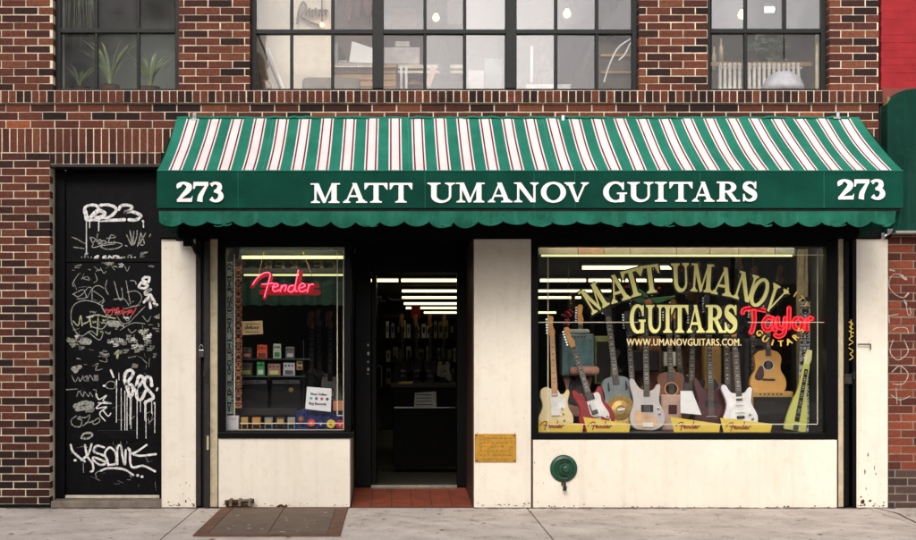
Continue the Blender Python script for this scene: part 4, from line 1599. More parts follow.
sp = thing('standpipe_inlet', 'round green standpipe cap on the cream panel under the big window', 'standpipe', at(563, 469, 0))
c3 = at(563.5, 468.5, -.001)
q = MB()
q.lathe([(.05, 0), (.118, -.001), (.121, -.012), (.112, -.022), (.09, -.03), (.082, -.028), (.078, -.02), (.05, -.02)], c3, 'Y', 40)
gp = mat('green_enamel_old', (14, 74, 48), .42, var=.45, scale=22, dirt=(8, 36, 26), dscale=18, damount=.7)
q.build('flange', gp, sp, smooth=False)
q = MB()
q.lathe([(.06, -.021), (.062, -.05), (.05, -.062), (.034, -.064), (.03, -.09), (.018, -.095), (.0001, -.095)], (c3[0] + .012, c3[1], c3[2]), 'Y', 24)
for k in range(4):
    a = k * math.pi / 2 + .4
    q.box(c3[0] + .012 + .05 * math.cos(a) - .01, c3[0] + .012 + .05 * math.cos(a) + .01, c3[1] - .075, c3[1] - .05, c3[2] + .05 * math.sin(a) - .01, c3[2] + .05 * math.sin(a) + .01)
q.build('cap', gp, sp, smooth=False)
q = MB()
q.tube(catmull([c3 + Vector((-.04, -.052, .045)), c3 + Vector((-.02, -.06, .06)), c3 + Vector((.03, -.06, .06)), c3 + Vector((.055, -.055, .03))], 4), .006, 6)
q.build('chain', M['dark_steel'], sp)
q = MB()
q.tube([at(564.5, 480, -.02), at(564.6, 486, -.03), at(564.8, 489.5, -.05)], .013, 10)
q.tube([at(564.8, 487, -.05), at(564.8, 491, -.055)], .018, 10)
q.build('drain_spout', M['dark_steel'], sp)

pq = thing('plaque', 'yellowed brass plaque screwed to the cream pier right of the doorway', 'plaque', at(495, 462, 0))
q = MB()
q.pbox(474.8, 516.2, 434, 462.2, -.024, -.0135)
q.build('plate', M['plate_brass'], pq, bevel=.003)
q = MB()
pl = plane_px(-.0248, .00005)
for row in range(6):
    yy = 438.5 + row * 4.2
    xx = 480
    while xx < 512:
        ln = R.uniform(1.2, 4)
        if R.random() < .85:
            q.ribbon([(xx, yy), (min(513, xx + ln), yy + R.uniform(-.3, .3))], .9, pl, 0, False)
        xx += ln + R.uniform(.8, 2)
q.build('engraving', mat('engraved_lines', (150, 104, 40), .6, .2, var=.3), pq)
q = MB()
for px, py in ((476.5, 435.5), (514.5, 435.5), (476.5, 460.7), (514.5, 460.7)):
    q.lathe([(.008, 0), (.008, -.003), (.0001, -.005)], at(px, py, -.0245), 'Y', 8)
q.build('screw', M['grime'], pq)

pb = thing('pipe_stub', 'dark rusted pipe clamp at the foot of the left cream bulkhead', 'pipe', at(239, 503, -.05))
q = MB()
q.tube([at(225, 502.5, -.06), at(254, 501, -.06)], .02, 8)
q.tube([at(226, 505.5, -.05), at(250, 506, -.05)], .014, 8)
q.build('pipe', M['grime'], pb)
q = MB()
for px in (229, 238, 248):
    q.pbox(px, px + 3, 499.3, 506.5, -.09, -.003)
q.pbox(238, 252, 499.6, 501.6, -.088, -.08)
q.build('clamp', colour('grey_rusty_clamp', (120, 110, 92), .7, var=.5, scale=40), pb, bevel=.003)
q = MB()
q.tube(catmull([at(277, 507.5, -.05), at(281, 505.5, -.05), at(284, 507, -.06), at(287, 505.5, -.05)], 4), .012, 6)
tag(q.build('bent_stub', M['grime'], loc=at(282, 507, -.05)), 'small bent rusty stub at the top edge of the cellar hatch', 'pipe')

# ------------------------------------------------------------------ guitars
def mirror(h):
    return h + [(-a, b) for a, b in reversed(h)]


def smooth_outline(pts, n=5):
    return [(p.x, p.y) for p in catmull(pts, n, True)]


TELE = smooth_outline([(0, 0), (-.1, .012), (-.152, .06), (-.155, .13), (-.122, .2), (-.118, .25), (-.135, .32), (-.12, .38), (-.07, .4), (-.035, .385), (.03, .37), (.05, .335), (.085, .335), (.12, .375), (.137, .34), (.118, .26), (.125, .2), (.158, .13), (.155, .06), (.1, .012)])
STRAT = smooth_outline([(0, 0), (-.09, .008), (-.145, .05), (-.155, .115), (-.132, .175), (-.117, .23), (-.122, .285), (-.142, .345), (-.152, .395), (-.135, .425), (-.105, .412), (-.082, .37), (-.05, .345), (.035, .34), (.065, .35), (.088, .38), (.112, .392), (.128, .372), (.122, .325), (.112, .27), (.118, .225), (.142, .175), (.16, .115), (.145, .05), (.08, .006)])
OFFSET = smooth_outline([(-.03, 0), (-.115, .02), (-.165, .08), (-.158, .15), (-.128, .21), (-.122, .27), (-.14, .34), (-.15, .395), (-.13, .425), (-.1, .41), (-.075, .37), (-.04, .345), (.03, .345), (.07, .355), (.1, .385), (.126, .385), (.134, .35), (.12, .29), (.122, .235), (.15, .18), (.168, .12), (.155, .05), (.08, .0)])
ACOU = smooth_outline(mirror([(0, 0), (.1, .004), (.17, .03), (.2, .1), (.19, .18), (.145, .26), (.14, .32), (.15, .4), (.12, .46), (.05, .49)]))
ROUND = smooth_outline(mirror([(0, 0), (.1, .006), (.165, .05), (.18, .13), (.15, .21), (.118, .27), (.12, .34), (.13, .4), (.1, .45), (.04, .47)]))
BASS = smooth_outline([(0, 0), (-.1, .01), (-.15, .055), (-.158, .13), (-.135, .195), (-.122, .25), (-.128, .31), (-.148, .38), (-.155, .44), (-.138, .475), (-.108, .46), (-.08, .41), (-.045, .375), (.035, .365), (.07, .38), (.092, .415), (.116, .425), (.13, .4), (.124, .35), (.116, .29), (.122, .24), (.148, .185), (.165, .12), (.148, .05), (.08, .006)])
PG_T = smooth_outline([(-.025, .19), (-.05, .37), (-.03, .382), (.03, .365), (.05, .33), (.088, .29), (.09, .2), (.04, .185)])
PG_S = smooth_outline([(-.085, .33), (-.05, .34), (.03, .335), (.07, .34), (.095, .3), (.09, .22), (.13, .1), (.1, .045), (.03, .09), (-.085, .12), (-.095, .22)])
PG_B = smooth_outline([(-.06, .36), (.03, .36), (.08, .36), (.09, .29), (.09, .22), (.12, .14), (.1, .06), (.05, .1), (-.03, .14), (-.07, .2), (-.075, .29)])
HEAD_F = [(-.02, 0), (-.028, .03), (-.036, .17), (-.02, .195), (.012, .19), (.02, .17), (.01, .1), (.03, .05), (.022, 0)]
HEAD_S = [(-.022, 0), (-.038, .03), (-.034, .16), (0, .175), (.034, .16), (.038, .03), (.022, 0)]

MAPLE, ROSE = 'maple', 'rosewood'
colour('maple', (214, 150, 76), .4)
colour('rosewood', (46, 30, 24), .5)
colour('guitar_black', (16, 15, 15), .3)
colour('pickguard_white', (238, 236, 232), .3)
colour('fret_wire', (190, 186, 176), .3)


def guitar(name, label, loc, body, col, zn0, length, tilt=0.0, lean=.12, yaw=0.0, fret='rosewood', guard=None, gcol='pickguard_white', pickups=(), bridge=None, knobs=(), head=HEAD_F, headcol='maple', depth=.045, hole=None, scale=1.0, group=None, extra=None, coat=.4, inlay='fret_wire'):
    """stands on its foot: local x right, z up the neck, front towards -y; zn0 is where the neck meets the body"""
    t = thing(name, label, 'guitar', loc, (-lean, tilt, yaw), group)
    t.scale = (scale,) * 3
    b = MB()
    b.prism(body, -depth / 2, depth / 2, 0, .009)
    b.build('body', M[col], t, local=True)
    yf = -depth / 2
    if guard:
        g = MB()
        g.prism(guard, yf - .0035, yf - .0002, 0, .0008)
        g.build('pickguard', M[gcol], t, local=True)
    n = MB()
    n.prism([(-.028, zn0 - .06), (.028, zn0 - .06), (.021, length), (-.021, length)], yf - .004, yf + .014, 0, .003)
    n.build('neck', M[headcol], t, local=True)
    fb = MB()
    fb.prism([(-.028, zn0 - .07), (.028, zn0 - .07), (.021, length), (-.021, length)], yf - .0105, yf - .0042, 0, .0008)
    L = length - zn0 + .07
    for k in range(1, 20):
        z = length - L * 1.25 * (1 - 2 ** (-k / 12))
        if z < zn0 - .06:
            break
        fb.box(-.0215, .0215, yf - .0118, yf - .0102, z - .0014, z + .0014, 1)
        if k in (3, 5, 7, 9, 12, 15, 17):
            fb.box(-.0085, .0085, yf - .0114, yf - .0103, z + .006, z + .014, 2)
    fb.build('fretboard', [M[fret], M['fret_wire'], M[inlay]], t, local=True)
    h = MB()
    h.prism([(a, length + .002 + c_) for a, c_ in head], yf - .004, yf + .011, 0, .002)
    for k in range(6):
        z = length + .03 + k * .025
        h.box(-.052, -.036, yf + .001, yf + .008, z, z + .012, 1)
    h.build('headstock', [M[headcol], M['chrome']], t, local=True)
    for (z, w_, hh, cn) in pickups:
        p = MB()
        p.box(-w_ / 2, w_ / 2, yf - .014, yf - .003, z - hh / 2, z + hh / 2)
        p.build('pickup', M[cn], t, local=True, bevel=.003)
    if bridge:
        z, w_, hh, cn = bridge
        p = MB()
        p.box(-w_ / 2, w_ / 2, yf - .013, yf - .0005, z - hh / 2, z + hh / 2)
        p.build('bridge', M[cn], t, local=True, bevel=.002)
    for (kx, kz) in knobs:
        p = MB()
        p.lathe([(.011, -.002), (.011, -.016), (.008, -.018), (.0001, -.018)], (kx, yf - .002, kz), 'Y', 10)
        p.build('knob', M['chrome'], t, local=True)
    if hole:
        z, r_ = hole
        p = MB()
        p.lathe([(r_ * 1.18, -.0004), (r_ * 1.18, -.0012), (r_, -.0013)], (0, yf, z), 'Y', 24, 1)
        p.lathe([(r_, -.0008), (.0001, -.0008)], (0, yf - .0012, z), 'Y', 24, 0)
        p.build('sound_hole', [M['guitar_black'], M[inlay]], t, local=True)
    s_ = MB()
    z0 = bridge[0] if bridge else .12
    for k in range(6):
        x_ = -.0165 + .0066 * k
        s_.box(x_ * 1.35 - .0005, x_ * 1.35 + .0005, yf - .0155, yf - .0148, z0, length)
    s_.build('strings', M['fret_wire'], t, local=True)
    if extra:
        extra(t, yf)
    return t


SH = Z(433.5) + .004       # display platform height of the big window
YS = .34


def foot_at(px, Y=YS, z=None):
    return (X(px, Y), Y, SH if z is None else z)


colour('blonde', (236, 214, 160), .35, coat=.4, var=.08)
colour('cherry_red', (150, 14, 22), .25, coat=.6, var=.1)
colour('steel_blue', (112, 122, 124), .35, metal=.3, var=.15)
colour('silver_pink', (196, 188, 186), .35, var=.1)
colour('burgundy', (70, 22, 24), .3, coat=.5, var=.15)
colour('sonic_white', (234, 230, 236), .3, coat=.4, var=.05)
colour('spruce', (206, 154, 78), .4, var=.1)
colour('acoustic_brown', (116, 70, 44), .4, var=.2)
colour('pale_pink_wood', (196, 164, 148), .5, var=.15)
colour('lime', (190, 192, 100), .35, var=.08)
colour('grey_guard', (92, 88, 92), .4)
colour('tan_cloth', (190, 150, 86), .8, var=.2)
colour('aged_brass', (168, 136, 74), .35, metal=.6, var=.35, scale=60)

guitar('electric_guitar', 'blonde single cutaway electric guitar with a maple neck at the window left end', foot_at(556, .3), TELE, 'blonde', .38, .86, tilt=-.03, fret='maple', guard=PG_T, pickups=[(.33, .06, .018, 'chrome')], bridge=(.17, .075, .07, 'pickguard_white'), knobs=[(.062, .2), (.068, .15), (.075, .09)], inlay='guitar_black')


def horn_trim(t, yf):
    p = MB()
    p.box(-.03, -.018, yf - .012, yf - .003, .19, .25)
    p.build('switch_plate', M['guitar_black'], t, local=True)


guitar('electric_guitar', 'cherry red offset electric guitar with a white pickguard leaning behind a yellow card', foot_at(600, .38), OFFSET, 'cherry_red', .36, .80, tilt=-.30, guard=[(a * .72 + .03, b_ * .9 + .035) for a, b_ in PG_S], pickups=[(.31, .085, .05, 'guitar_black'), (.17, .06, .04, 'guitar_black')], bridge=(.1, .08, .03, 'chrome'), knobs=[(.1, .1), (.11, .06)], extra=horn_trim)


def cone(t, yf):
    p = MB()
    p.lathe([(.13, -.001), (.128, -.008), (.09, -.006), (.085, -.014), (.04, -.02), (.035, -.012), (.0001, -.012)], (0.01, yf, .17), 'Y', 32)
    p.build('resonator_cover', M['aged_brass'], t, local=True)
    p = MB()
    p.box(-.02, .045, yf - .024, yf - .02, .165, .185)
    p.build('bridge_cover', M['pickguard_white'], t, local=True, bevel=.002)
    p = MB()
    for sx in (-.07, .085):
        p.prism([(sx - .012, .33), (sx + .012, .35), (sx + .006, .43), (sx - .006, .41)], yf - .001, yf + .001, 0)
    p.build('sound_slot', M['guitar_black'], t, local=True)


guitar('resonator_guitar', 'steel blue resonator guitar with a round brass cover plate', foot_at(621, .42), ROUND, 'steel_blue', .46, 1.0, tilt=-.1, pickups=[], bridge=None, extra=cone, depth=.08, head=HEAD_S, headcol='guitar_black', scale=1.05)


def bass_cover(t, yf):
    p = MB()
    p.prism(smooth_outline([(-.08, .02), (-.12, .1), (-.1, .18), (-.02, .165), (.06, .13), (.1, .06), (.04, .02)]), yf - .003, yf - .0002)
    p.build('wear_plate', colour('peach_wood', (216, 176, 140), .5), t, local=True)
    p = MB()
    p.box(-.05, .05, yf - .02, yf - .004, .03, .07)
    p.build('tailpiece_cover', M['pickguard_white'], t, local=True, bevel=.003)


guitar('bass_guitar', 'pale silver bass guitar with a dark fretboard standing in the middle of the window', foot_at(647, .33), BASS, 'silver_pink', .38, 1.02, guard=None, pickups=[(.2, .11, .065, 'guitar_black')], bridge=None, knobs=[(.1, .2), (.11, .15)], extra=bass_cover, headcol='guitar_black')
guitar('acoustic_guitar', 'small dark brown acoustic guitar with a black soundhole behind the white bass', foot_at(672, .55, SH + .06), ROUND, 'acoustic_brown', .45, .92, tilt=-.02, hole=(.31, .055), bridge=(.1, .1, .02, 'rosewood'), depth=.08, head=HEAD_S, headcol='acoustic_brown', inlay='maple')
guitar('bass_guitar', 'burgundy bass guitar with a dark neck right of the white card', foot_at(711, .44), BASS, 'burgundy', .38, 1.06, tilt=.0, pickups=[(.24, .1, .06, 'guitar_black')], bridge=(.12, .1, .012, 'chrome'), headcol='guitar_black')
guitar('electric_guitar', 'black electric guitar with bright block inlays half hidden behind the white one', foot_at(728, .62, SH + .04), STRAT, 'guitar_black', .34, .92, tilt=.0, pickups=[(.2, .08, .03, 'chrome')], headcol='guitar_black', inlay='pickguard_white')
guitar('electric_guitar', 'glossy white double cutaway electric guitar behind the rightmost yellow card', foot_at(741, .31), STRAT, 'sonic_white', .34, .86, tilt=-.05, guard=PG_S, pickups=[(.3, .08, .018, 'pickguard_white'), (.235, .08, .018, 'pickguard_white'), (.17, .085, .018, 'pickguard_white')], bridge=(.12, .07, .025, 'guitar_black'), knobs=[(.085, .14), (.105, .1), (.118, .06)])


def ag(t, yf):
    p = MB()
    p.prism(smooth_outline([(-.05, .2), (-.06, .3), (-.1, .3), (-.15, .2), (-.14, .16), (-.09, .15)]), yf - .002, yf - .0002)
    p.build('pickguard', colour('dark_guard', (58, 26, 20), .3), t, local=True)


AMPZ = Z(392.5, .5)
guitar('acoustic_guitar', 'honey coloured acoustic guitar with a dark pickguard sitting on the tan amplifier', (X(767.5, .56), .56, AMPZ - .02), ACOU, 'spruce', .49, .92, tilt=.02, hole=(.32, .052), bridge=(.16, .14, .022, 'rosewood'), depth=.09, head=HEAD_S, headcol='guitar_black', extra=ag, scale=.84)

guitar('electric_guitar', 'dark sunburst electric guitar mostly hidden behind the white bass and its neighbour', foot_at(634, .56, SH + .05), TELE, 'acoustic_brown', .38, .86, tilt=-.04, guard=PG_T, gcol='guitar_black', pickups=[(.2, .08, .03, 'chrome')], headcol='guitar_black')
guitar('electric_guitar', 'black electric guitar standing in the dark between the burgundy bass and the white card', foot_at(690, .66, SH + .08), STRAT, 'guitar_black', .34, .88, tilt=.05, guard=PG_S, gcol='grey_guard', pickups=[(.2, .08, .03, 'chrome')], headcol='guitar_black')
# lime lap steel leaning to the right
ls = thing('lap_steel_guitar', 'lime yellow lap steel guitar leaning beside the patterned strap', 'guitar', (X(792, .3), .23, SH + .012), (-.06, .2, 0))
ls.scale = (.8, 1, 1)
q = MB()
q.prism(smooth_outline([(-.125, 0), (-.115, .12), (-.085, .25), (-.05, .36), (-.04, .48), (-.034, .6), (.034, .6), (.04, .48), (.052, .36), (.085, .25), (.115, .13), (.12, 0), (.08, -.01), (.045, -.008), (-.045, -.008), (-.08, -.01)], 3), -.02, .02, 0, .006)
q.build('body', M['lime'], ls, local=True)
q = MB()
q.prism([(-.026, .08), (.026, .08), (.019, .56), (-.019, .56)], -.03, -.0205)
for k in range(12):
    q.box(-.02, .02, -.0315, -.0301, .12 + k * .036, .123 + k * .036, 1)
    if k % 2:
        q.box(-.008, .008, -.0313, -.0302, .135 + k * .036, .145 + k * .036, 1)
q.build('fretboard', [M['guitar_black'], M['fret_wire']], ls, local=True)
q = MB()
q.prism([(-.03, .6), (-.042, .66), (-.03, .74), (.03, .74), (.042, .66), (.03, .6)], -.018, .014, 0, .004)
for k in range(3):
    q.box(-.055, -.04, -.01, 0, .635 + k * .03, .648 + k * .03, 1)
    q.box(.04, .055, -.01, 0, .635 + k * .03, .648 + k * .03, 1)
q.build('headstock', [colour('pale_lime', (222, 222, 160), .4), M['chrome']], ls, local=True)
q = MB()
q.box(-.03, .03, -.03, -.0205, .0, .05)
q.build('bridge', M['chrome'], ls, local=True, bevel=.003)


def amp(name, label, px0, px1, py0, py1, Y, dep, topcol, facecol, knobs=True):
    t = thing(name, label, 'amplifier', at((px0 + px1) / 2, py1, Y))
    q = MB()
    q.pbox(px0, px1, py0, py1, Y, Y + dep)
    q.build('cabinet', M[topcol], t, bevel=.012)
    q = MB()
    q.pbox(px0 + 1.5, px1 - 1.5, py0 + 5.5, py1 - 1.5, Y - .006, Y - .0005)
    q.build('grille', M[facecol], t, bevel=.003)
    if knobs:
        q = MB()
        q.pbox(px0 + 1.5, px1 - 1.5, py0 + 1, py0 + 4.6, Y - .004, Y - .0005)
        p_ = q.build('control_panel', M[topcol if topcol != 'rubber' else 'chrome'], t)
        q = MB()
        for k in range(6):
            cpt = at(px0 + (px1 - px0) * (.2 + .1 * k), py0 + 2.7, Y - .004)
            q.lathe([(.008, 0), (.007, -.012), (.0001, -.012)], cpt, 'Y', 8)
        q.build('knob', M['guitar_black'], p_)
    return t


colour('grille_dark', (34, 30, 27), .9, var=.3, scale=60)
amp('amplifier', 'tan topped amplifier with a dark grille under the honey acoustic guitar', 752, 793.5, 391.5, 431.5, .5, .25, 'tan_cloth', 'grille_dark')
amp('amplifier', 'pinkish cream amplifier with a dark red badge behind the white bass', 661, 682, 395, 431, .46, .2, 'pale_pink_wood', 'pale_pink_wood', False)
q = MB()
q.pbox(668.5, 677, 405, 414, .448, .453)
tag(q.build('record_sleeve', M['burgundy'], loc=at(672, 414, .45)), 'small dark red sleeve leaning on the pinkish cream amplifier', 'record')

# name cards of the guitar maker ------------------------------------------------
def script_on(mb, place, x0, x1, y0, y1, w_, n=5):
    for s_ in SCRIPT:
        P = catmull([(x0 + a / 310 * (x1 - x0), y0 + b_ / 110 * (y1 - y0)) for a, b_ in s_], n)
        mb.ribbon(P, w_, place)


def name_card(label, quad, sx0, sx1, sy0, sy1, Y, grp='yellow name cards along the window sill'):
    t = thing('name_card', label, 'sign', at(sum(p[0] for p in quad) / 4, max(p[1] for p in quad), Y), group=grp)
    q = MB()
    poly = [(X(a, Y), Z(b_, Y)) for a, b_ in quad]
    q.prism(poly, Y, Y + .006, 0)
    q.build('card', M['yellow_card'], t)
    q = MB()
    pl = lambda u, v, k: at(u, v, Y - .001) + Vector((0, -.00006 * k, 0))
    script_on(q, pl, sx0, sx1, sy0, sy1, .95)
    xx = sx0 + 5
    while xx < sx1 + 10:
        q.ribbon([(xx, sy0 + 3.4), (xx + 1.6, sy0 + 3.4)], .5, pl, 0, False)
        xx += 2.6
    q.build('script_lettering', M['red_ink'], t)


name_card('pale yellow script name card under the blonde guitar', [(538.2, 421.5), (583.5, 423.8), (582, 433.5), (538.2, 433.5)], 540, 565, 429.8, 420.8, .17)
name_card('bright yellow script name card under the red guitar', [(583.3, 417), (630.5, 424), (629, 433.5), (587.5, 433.5)], 588, 613, 430, 421.3, .16)
name_card('yellow script name card just right of the empty dark gap in the row', [(670.3, 417), (720.4, 424), (719, 433.5), (674.5, 433.5)], 676, 701, 430.3, 421.6, .165)
name_card('yellow script name card under the white electric guitar', [(720.2, 418), (772.5, 424), (769.8, 433.5), (724, 433.5)], 726, 752, 431, 422, .16)
q = MB()
q.prism([(X(a, .3), Z(b_, .3)) for a, b_ in ((680.5, 391), (692, 391), (701.5, 415), (680.5, 413))], .3, .306)
tag(q.build('blank_card', M['paper'], loc=at(690, 414, .3)), 'blank white slanted card between the small acoustic and the burgundy bass', 'card')

# straps, hanging in columns ---------------------------------------------------
def strap(label, px, w_, py0, py1, Y, c1, c2, seed, slant=0.0):
    t = thing('guitar_strap', label, 'strap', at(px, py0, Y), group='patterned straps hanging in the windows')
    rr = random.Random(seed)
    q = MB()
    n = 40
    for i in range(n):
        a, b_ = i / n, (i + 1) / n
        ya, yb = py0 + (py1 - py0) * a, py0 + (py1 - py0) * b_
        xa, xb = px + slant * a, px + slant * b_
        wa, wb = .012 * math.sin(a * 9 + seed), .012 * math.sin(b_ * 9 + seed)
        dv = lambda wv: Vector((0, wv, 0))
        q.face([at(xb - w_ / 2, yb, Y) + dv(wb), at(xb + w_ / 2, yb, Y) + dv(wb), at(xa + w_ / 2, ya, Y) + dv(wa), at(xa - w_ / 2, ya, Y) + dv(wa)])
    wb_ = q.build('webbing', M[c1], t)
    sol = wb_.modifiers.new('thickness', 'SOLIDIFY')
    sol.thickness = .004
    q = MB()
    rows_ = []
    for i in range(10):
        rows_.append([rr.random() < .55 for _ in range(4)])
    y = py0 + 1
    k = 0
    cell = w_ / 8
    while y < py1 - 2:
        a = (y - py0) / (py1 - py0)
        xc = px + slant * a
        wv = .012 * math.sin(a * 9 + seed)
        row = rows_[(k if (k // 10) % 2 else 9 - k) % 10]
        for j in range(4):
            if row[j] != (rr.random() < .08):
                for sg in (-1, 1):
                    u = xc + sg * (j + .45) * cell
                    P0 = [at(u + ex * cell * .5 + rr.uniform(-.1, .1), y + ey * .55, Y - .003 + wv) for ex, ey in ((-1, .8), (0, 1.15), (1, .8), (1, -.8), (0, -1.15), (-1, -.8))]
                    q.face([p + Vector((0, -.0001 * (j % 3), 0)) for p in P0])
        y += 1.05
        k += 1
    q.build('woven_pattern', M[c2], t)
    q = MB()
    q.pbox(px - w_ / 2 - .5, px + w_ / 2 + .5, py0 - 3, py0 + .5, Y - .008, Y + .006)
    q.build('buckle', M['rubber'], t)


colour('strap_grey', (176, 178, 176), .8)
colour('strap_black', (24, 24, 26), .8)
colour('strap_orange', (206, 132, 92), .8, var=.3)
colour('strap_teal', (160, 186, 176), .8, var=.2)
strap('black and grey woven strap hanging at the right end of the big window', 805.5, 9.5, 300, 432, .26, 'strap_grey', 'strap_black', 3, -2)
strap('left one of two woven straps hanging in the pedal window', 229.3, 6.8, 262, 414, .2, 'strap_teal', 'strap_black', 5)
strap('orange topped woven strap nearer the neon script in the pedal window', 238.3, 7, 262, 408, .22, 'strap_orange', 'strap_black', 9)
q = MB()
q.pbox(797.5, 804.5, 249, 432, .62, .66)
q.pbox(805.5, 808, 249, 432, .6, .68)
tag(q.build('display_post', colour('beige_post', (142, 130, 104), .7, var=.3), loc=at(802, 432, .64)), 'beige and dark display post behind the strap at the right end of the window', 'post')

# neon signs -------------------------------------------------------------------
ns = thing('neon_sign', 'glowing pink script neon sign hung from cords in the left window', 'neon sign', at(286, 297, .16))
q = MB()
script_on(q, lambda u, v, k: at(u, v, .215) + Vector((0, -.0004 * k, 0)), 252, 321, 298, 272.5, 4.0)
q2 = MB()
for k in range(3):
    q2.ribbon([(262 + k * 22, 292), (284 + k * 17, 292.5)], 6, lambda u, v, kk: at(u, v, .228) + Vector((0, -.0004 * kk, 0)))
q.build('backing', M['neon_back'], ns)
q2.build('backing_glow_bar', M['neon_back'], ns)  # red bars, also drawn in for the dull glow below the script
q = MB()
for s_ in SCRIPT:
    P = catmull([(a, b_) for a, b_ in s_], 6)
    q.tube([at(252.5 + p.x / 310 * 64, 297.5 - p.y / 110 * 27.5, .185) for p in P], .0048, 8)
q.build('glass_tube', M['neon_pink'], ns, smooth=True)
q = MB()
q.tube([at(264, 252, .2), at(258.5, 275, .2)], .003, 5)
q.tube([at(303, 252, .2), at(312, 276, .2)], .003, 5)
q.build('cord', M['tan_cloth'], ns)

TAY = {  # blocky outlined letters: filled strokes in a 70 x 30 box, y down
    'T': [[(0, 7), (2, 3), (12, 2), (24, 4)], [(12, 3), (12.5, 14), (10, 24), (8, 26)]],
    'a': [[(32, 12), (26, 11), (22, 17), (24, 23), (30, 22), (33, 12), (33, 22), (36, 23)]],
    'y': [[(37, 11), (38, 20), (43, 21), (45, 11)], [(45, 11), (44, 26), (38, 30), (34, 28)]],
    'l': [[(49, 1), (48.5, 22)]],
    'o': [[(59, 12), (55, 13), (54.5, 20), (58, 22.5), (62, 21), (62.5, 14), (59, 12)]],
    'r': [[(68, 12), (67.5, 24)], [(68, 16), (71, 12), (74, 12.5)]],
}
n2 = thing('neon_sign', 'glowing red block letter neon sign at the right of the big window', 'neon sign', at(778, 338, .14))
q = MB()
TX, TY = 742.5, 306.5
for letter in TAY.values():
    for s_ in letter:
        q.ribbon(catmull([(TX + a * .95, TY + b_) for a, b_ in s_], 5), 4.6, lambda u, v, k: at(u, v, .19) + Vector((0, -.0004 * k, 0)))
q.build('backing', M['neon_back'], n2)
q = MB()
for letter in TAY.values():
    for s_ in letter:
        C = catmull([(TX + a * .95, TY + b_) for a, b_ in s_], 5)
        loopL, loopR = [], []
        for i, p in enumerate(C):
            t_ = C[min(i + 1, len(C) - 1)] - C[max(i - 1, 0)]
            if t_.length < 1e-6:
                continue
            t_.normalize()
            nn = Vector((-t_.y, t_.x)) * 1.75
            loopL.append(p + nn)
            loopR.append(p - nn)
        loop = loopL + list(reversed(loopR)) + [loopL[0]]
        q.tube([at(p.x, p.y, .165) for p in loop], .0033, 6)
q.build('glass_tube', M['neon_red'], n2, smooth=True)
q = MB()
q.tube([at(752, 252, .2), at(757, 308, .2)], .002, 5)
q.tube([at(800, 252, .2), at(795, 308, .2)], .002, 5)
q.build('cord', M['rubber'], n2)

# valance boards and lights behind the panes --------------------------------------
q = MB()
xx = 534
while xx < 792:
    wd = R.uniform(22, 48)
    q.pbox(xx, min(xx + wd, 795) - .6, 238, 254.3, .3, .33, R.choice((0, 1, 2)))
    xx += wd
tag(q.build('valance_board', [colour('board_tan', (92, 64, 44), .7, var=.3), colour('board_pale', (82, 74, 58), .7, var=.2), colour('board_grey', (68, 68, 60), .7, var=.2)], loc=at(660, 254, .3)), 'patchwork of tan and grey boards along the top of the big window', 'board')
bn = thing('awning_reflection', 'dark green scalloped banner imitating a reflected street awning, dim gold letters behind the neon script', 'backdrop', at(290, 262, .7))  # cloth put in for an awning mirrored in the glass
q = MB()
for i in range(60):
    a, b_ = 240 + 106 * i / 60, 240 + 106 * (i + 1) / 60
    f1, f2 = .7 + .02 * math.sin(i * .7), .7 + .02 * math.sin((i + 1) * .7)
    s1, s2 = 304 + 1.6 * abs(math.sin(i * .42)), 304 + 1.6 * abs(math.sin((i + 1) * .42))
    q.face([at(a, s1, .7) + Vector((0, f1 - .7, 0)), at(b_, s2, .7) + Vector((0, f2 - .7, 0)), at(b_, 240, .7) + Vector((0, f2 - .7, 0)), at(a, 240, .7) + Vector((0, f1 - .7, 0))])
ob = q.build('cloth', colour('reflected_green', (22, 58, 48), .9, var=.3), bn)  # sheet standing in for the mirrored awning
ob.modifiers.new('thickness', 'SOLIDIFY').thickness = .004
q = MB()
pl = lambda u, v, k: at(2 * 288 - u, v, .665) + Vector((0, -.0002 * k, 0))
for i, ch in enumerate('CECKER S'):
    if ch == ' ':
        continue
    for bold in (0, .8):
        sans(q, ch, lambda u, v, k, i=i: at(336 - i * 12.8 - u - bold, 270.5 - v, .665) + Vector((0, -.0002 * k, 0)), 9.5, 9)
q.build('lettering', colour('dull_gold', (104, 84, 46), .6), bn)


def light(label, px0, px1, py, Y, r_=.02, m='tube_far', grp='fluorescent lights along the shop ceiling'):
    t = thing('fluorescent_light', label, 'light', at((px0 + px1) / 2, py, Y), group=grp)
    p0, p1 = at(px0, py, Y), at(px1, py, Y)
    q = MB()
    q.tube([p0, p1], r_, 8)
    q.build('tube', M[m], t)
    q = MB()
    q.box(p0.x - .02, p1.x + .02, Y - .05, Y + .05, p0.z + r_ + .01, p0.z + r_ + .05)
    q.box(p0.x - .03, p0.x - .001, Y - .02, Y + .02, p0.z - r_, p0.z + r_ + .009)
    q.box(p1.x + .001, p1.x + .03, Y - .02, Y + .02, p0.z - r_, p0.z + r_ + .009)
    q.build('housing', M['interior_dark'], t)


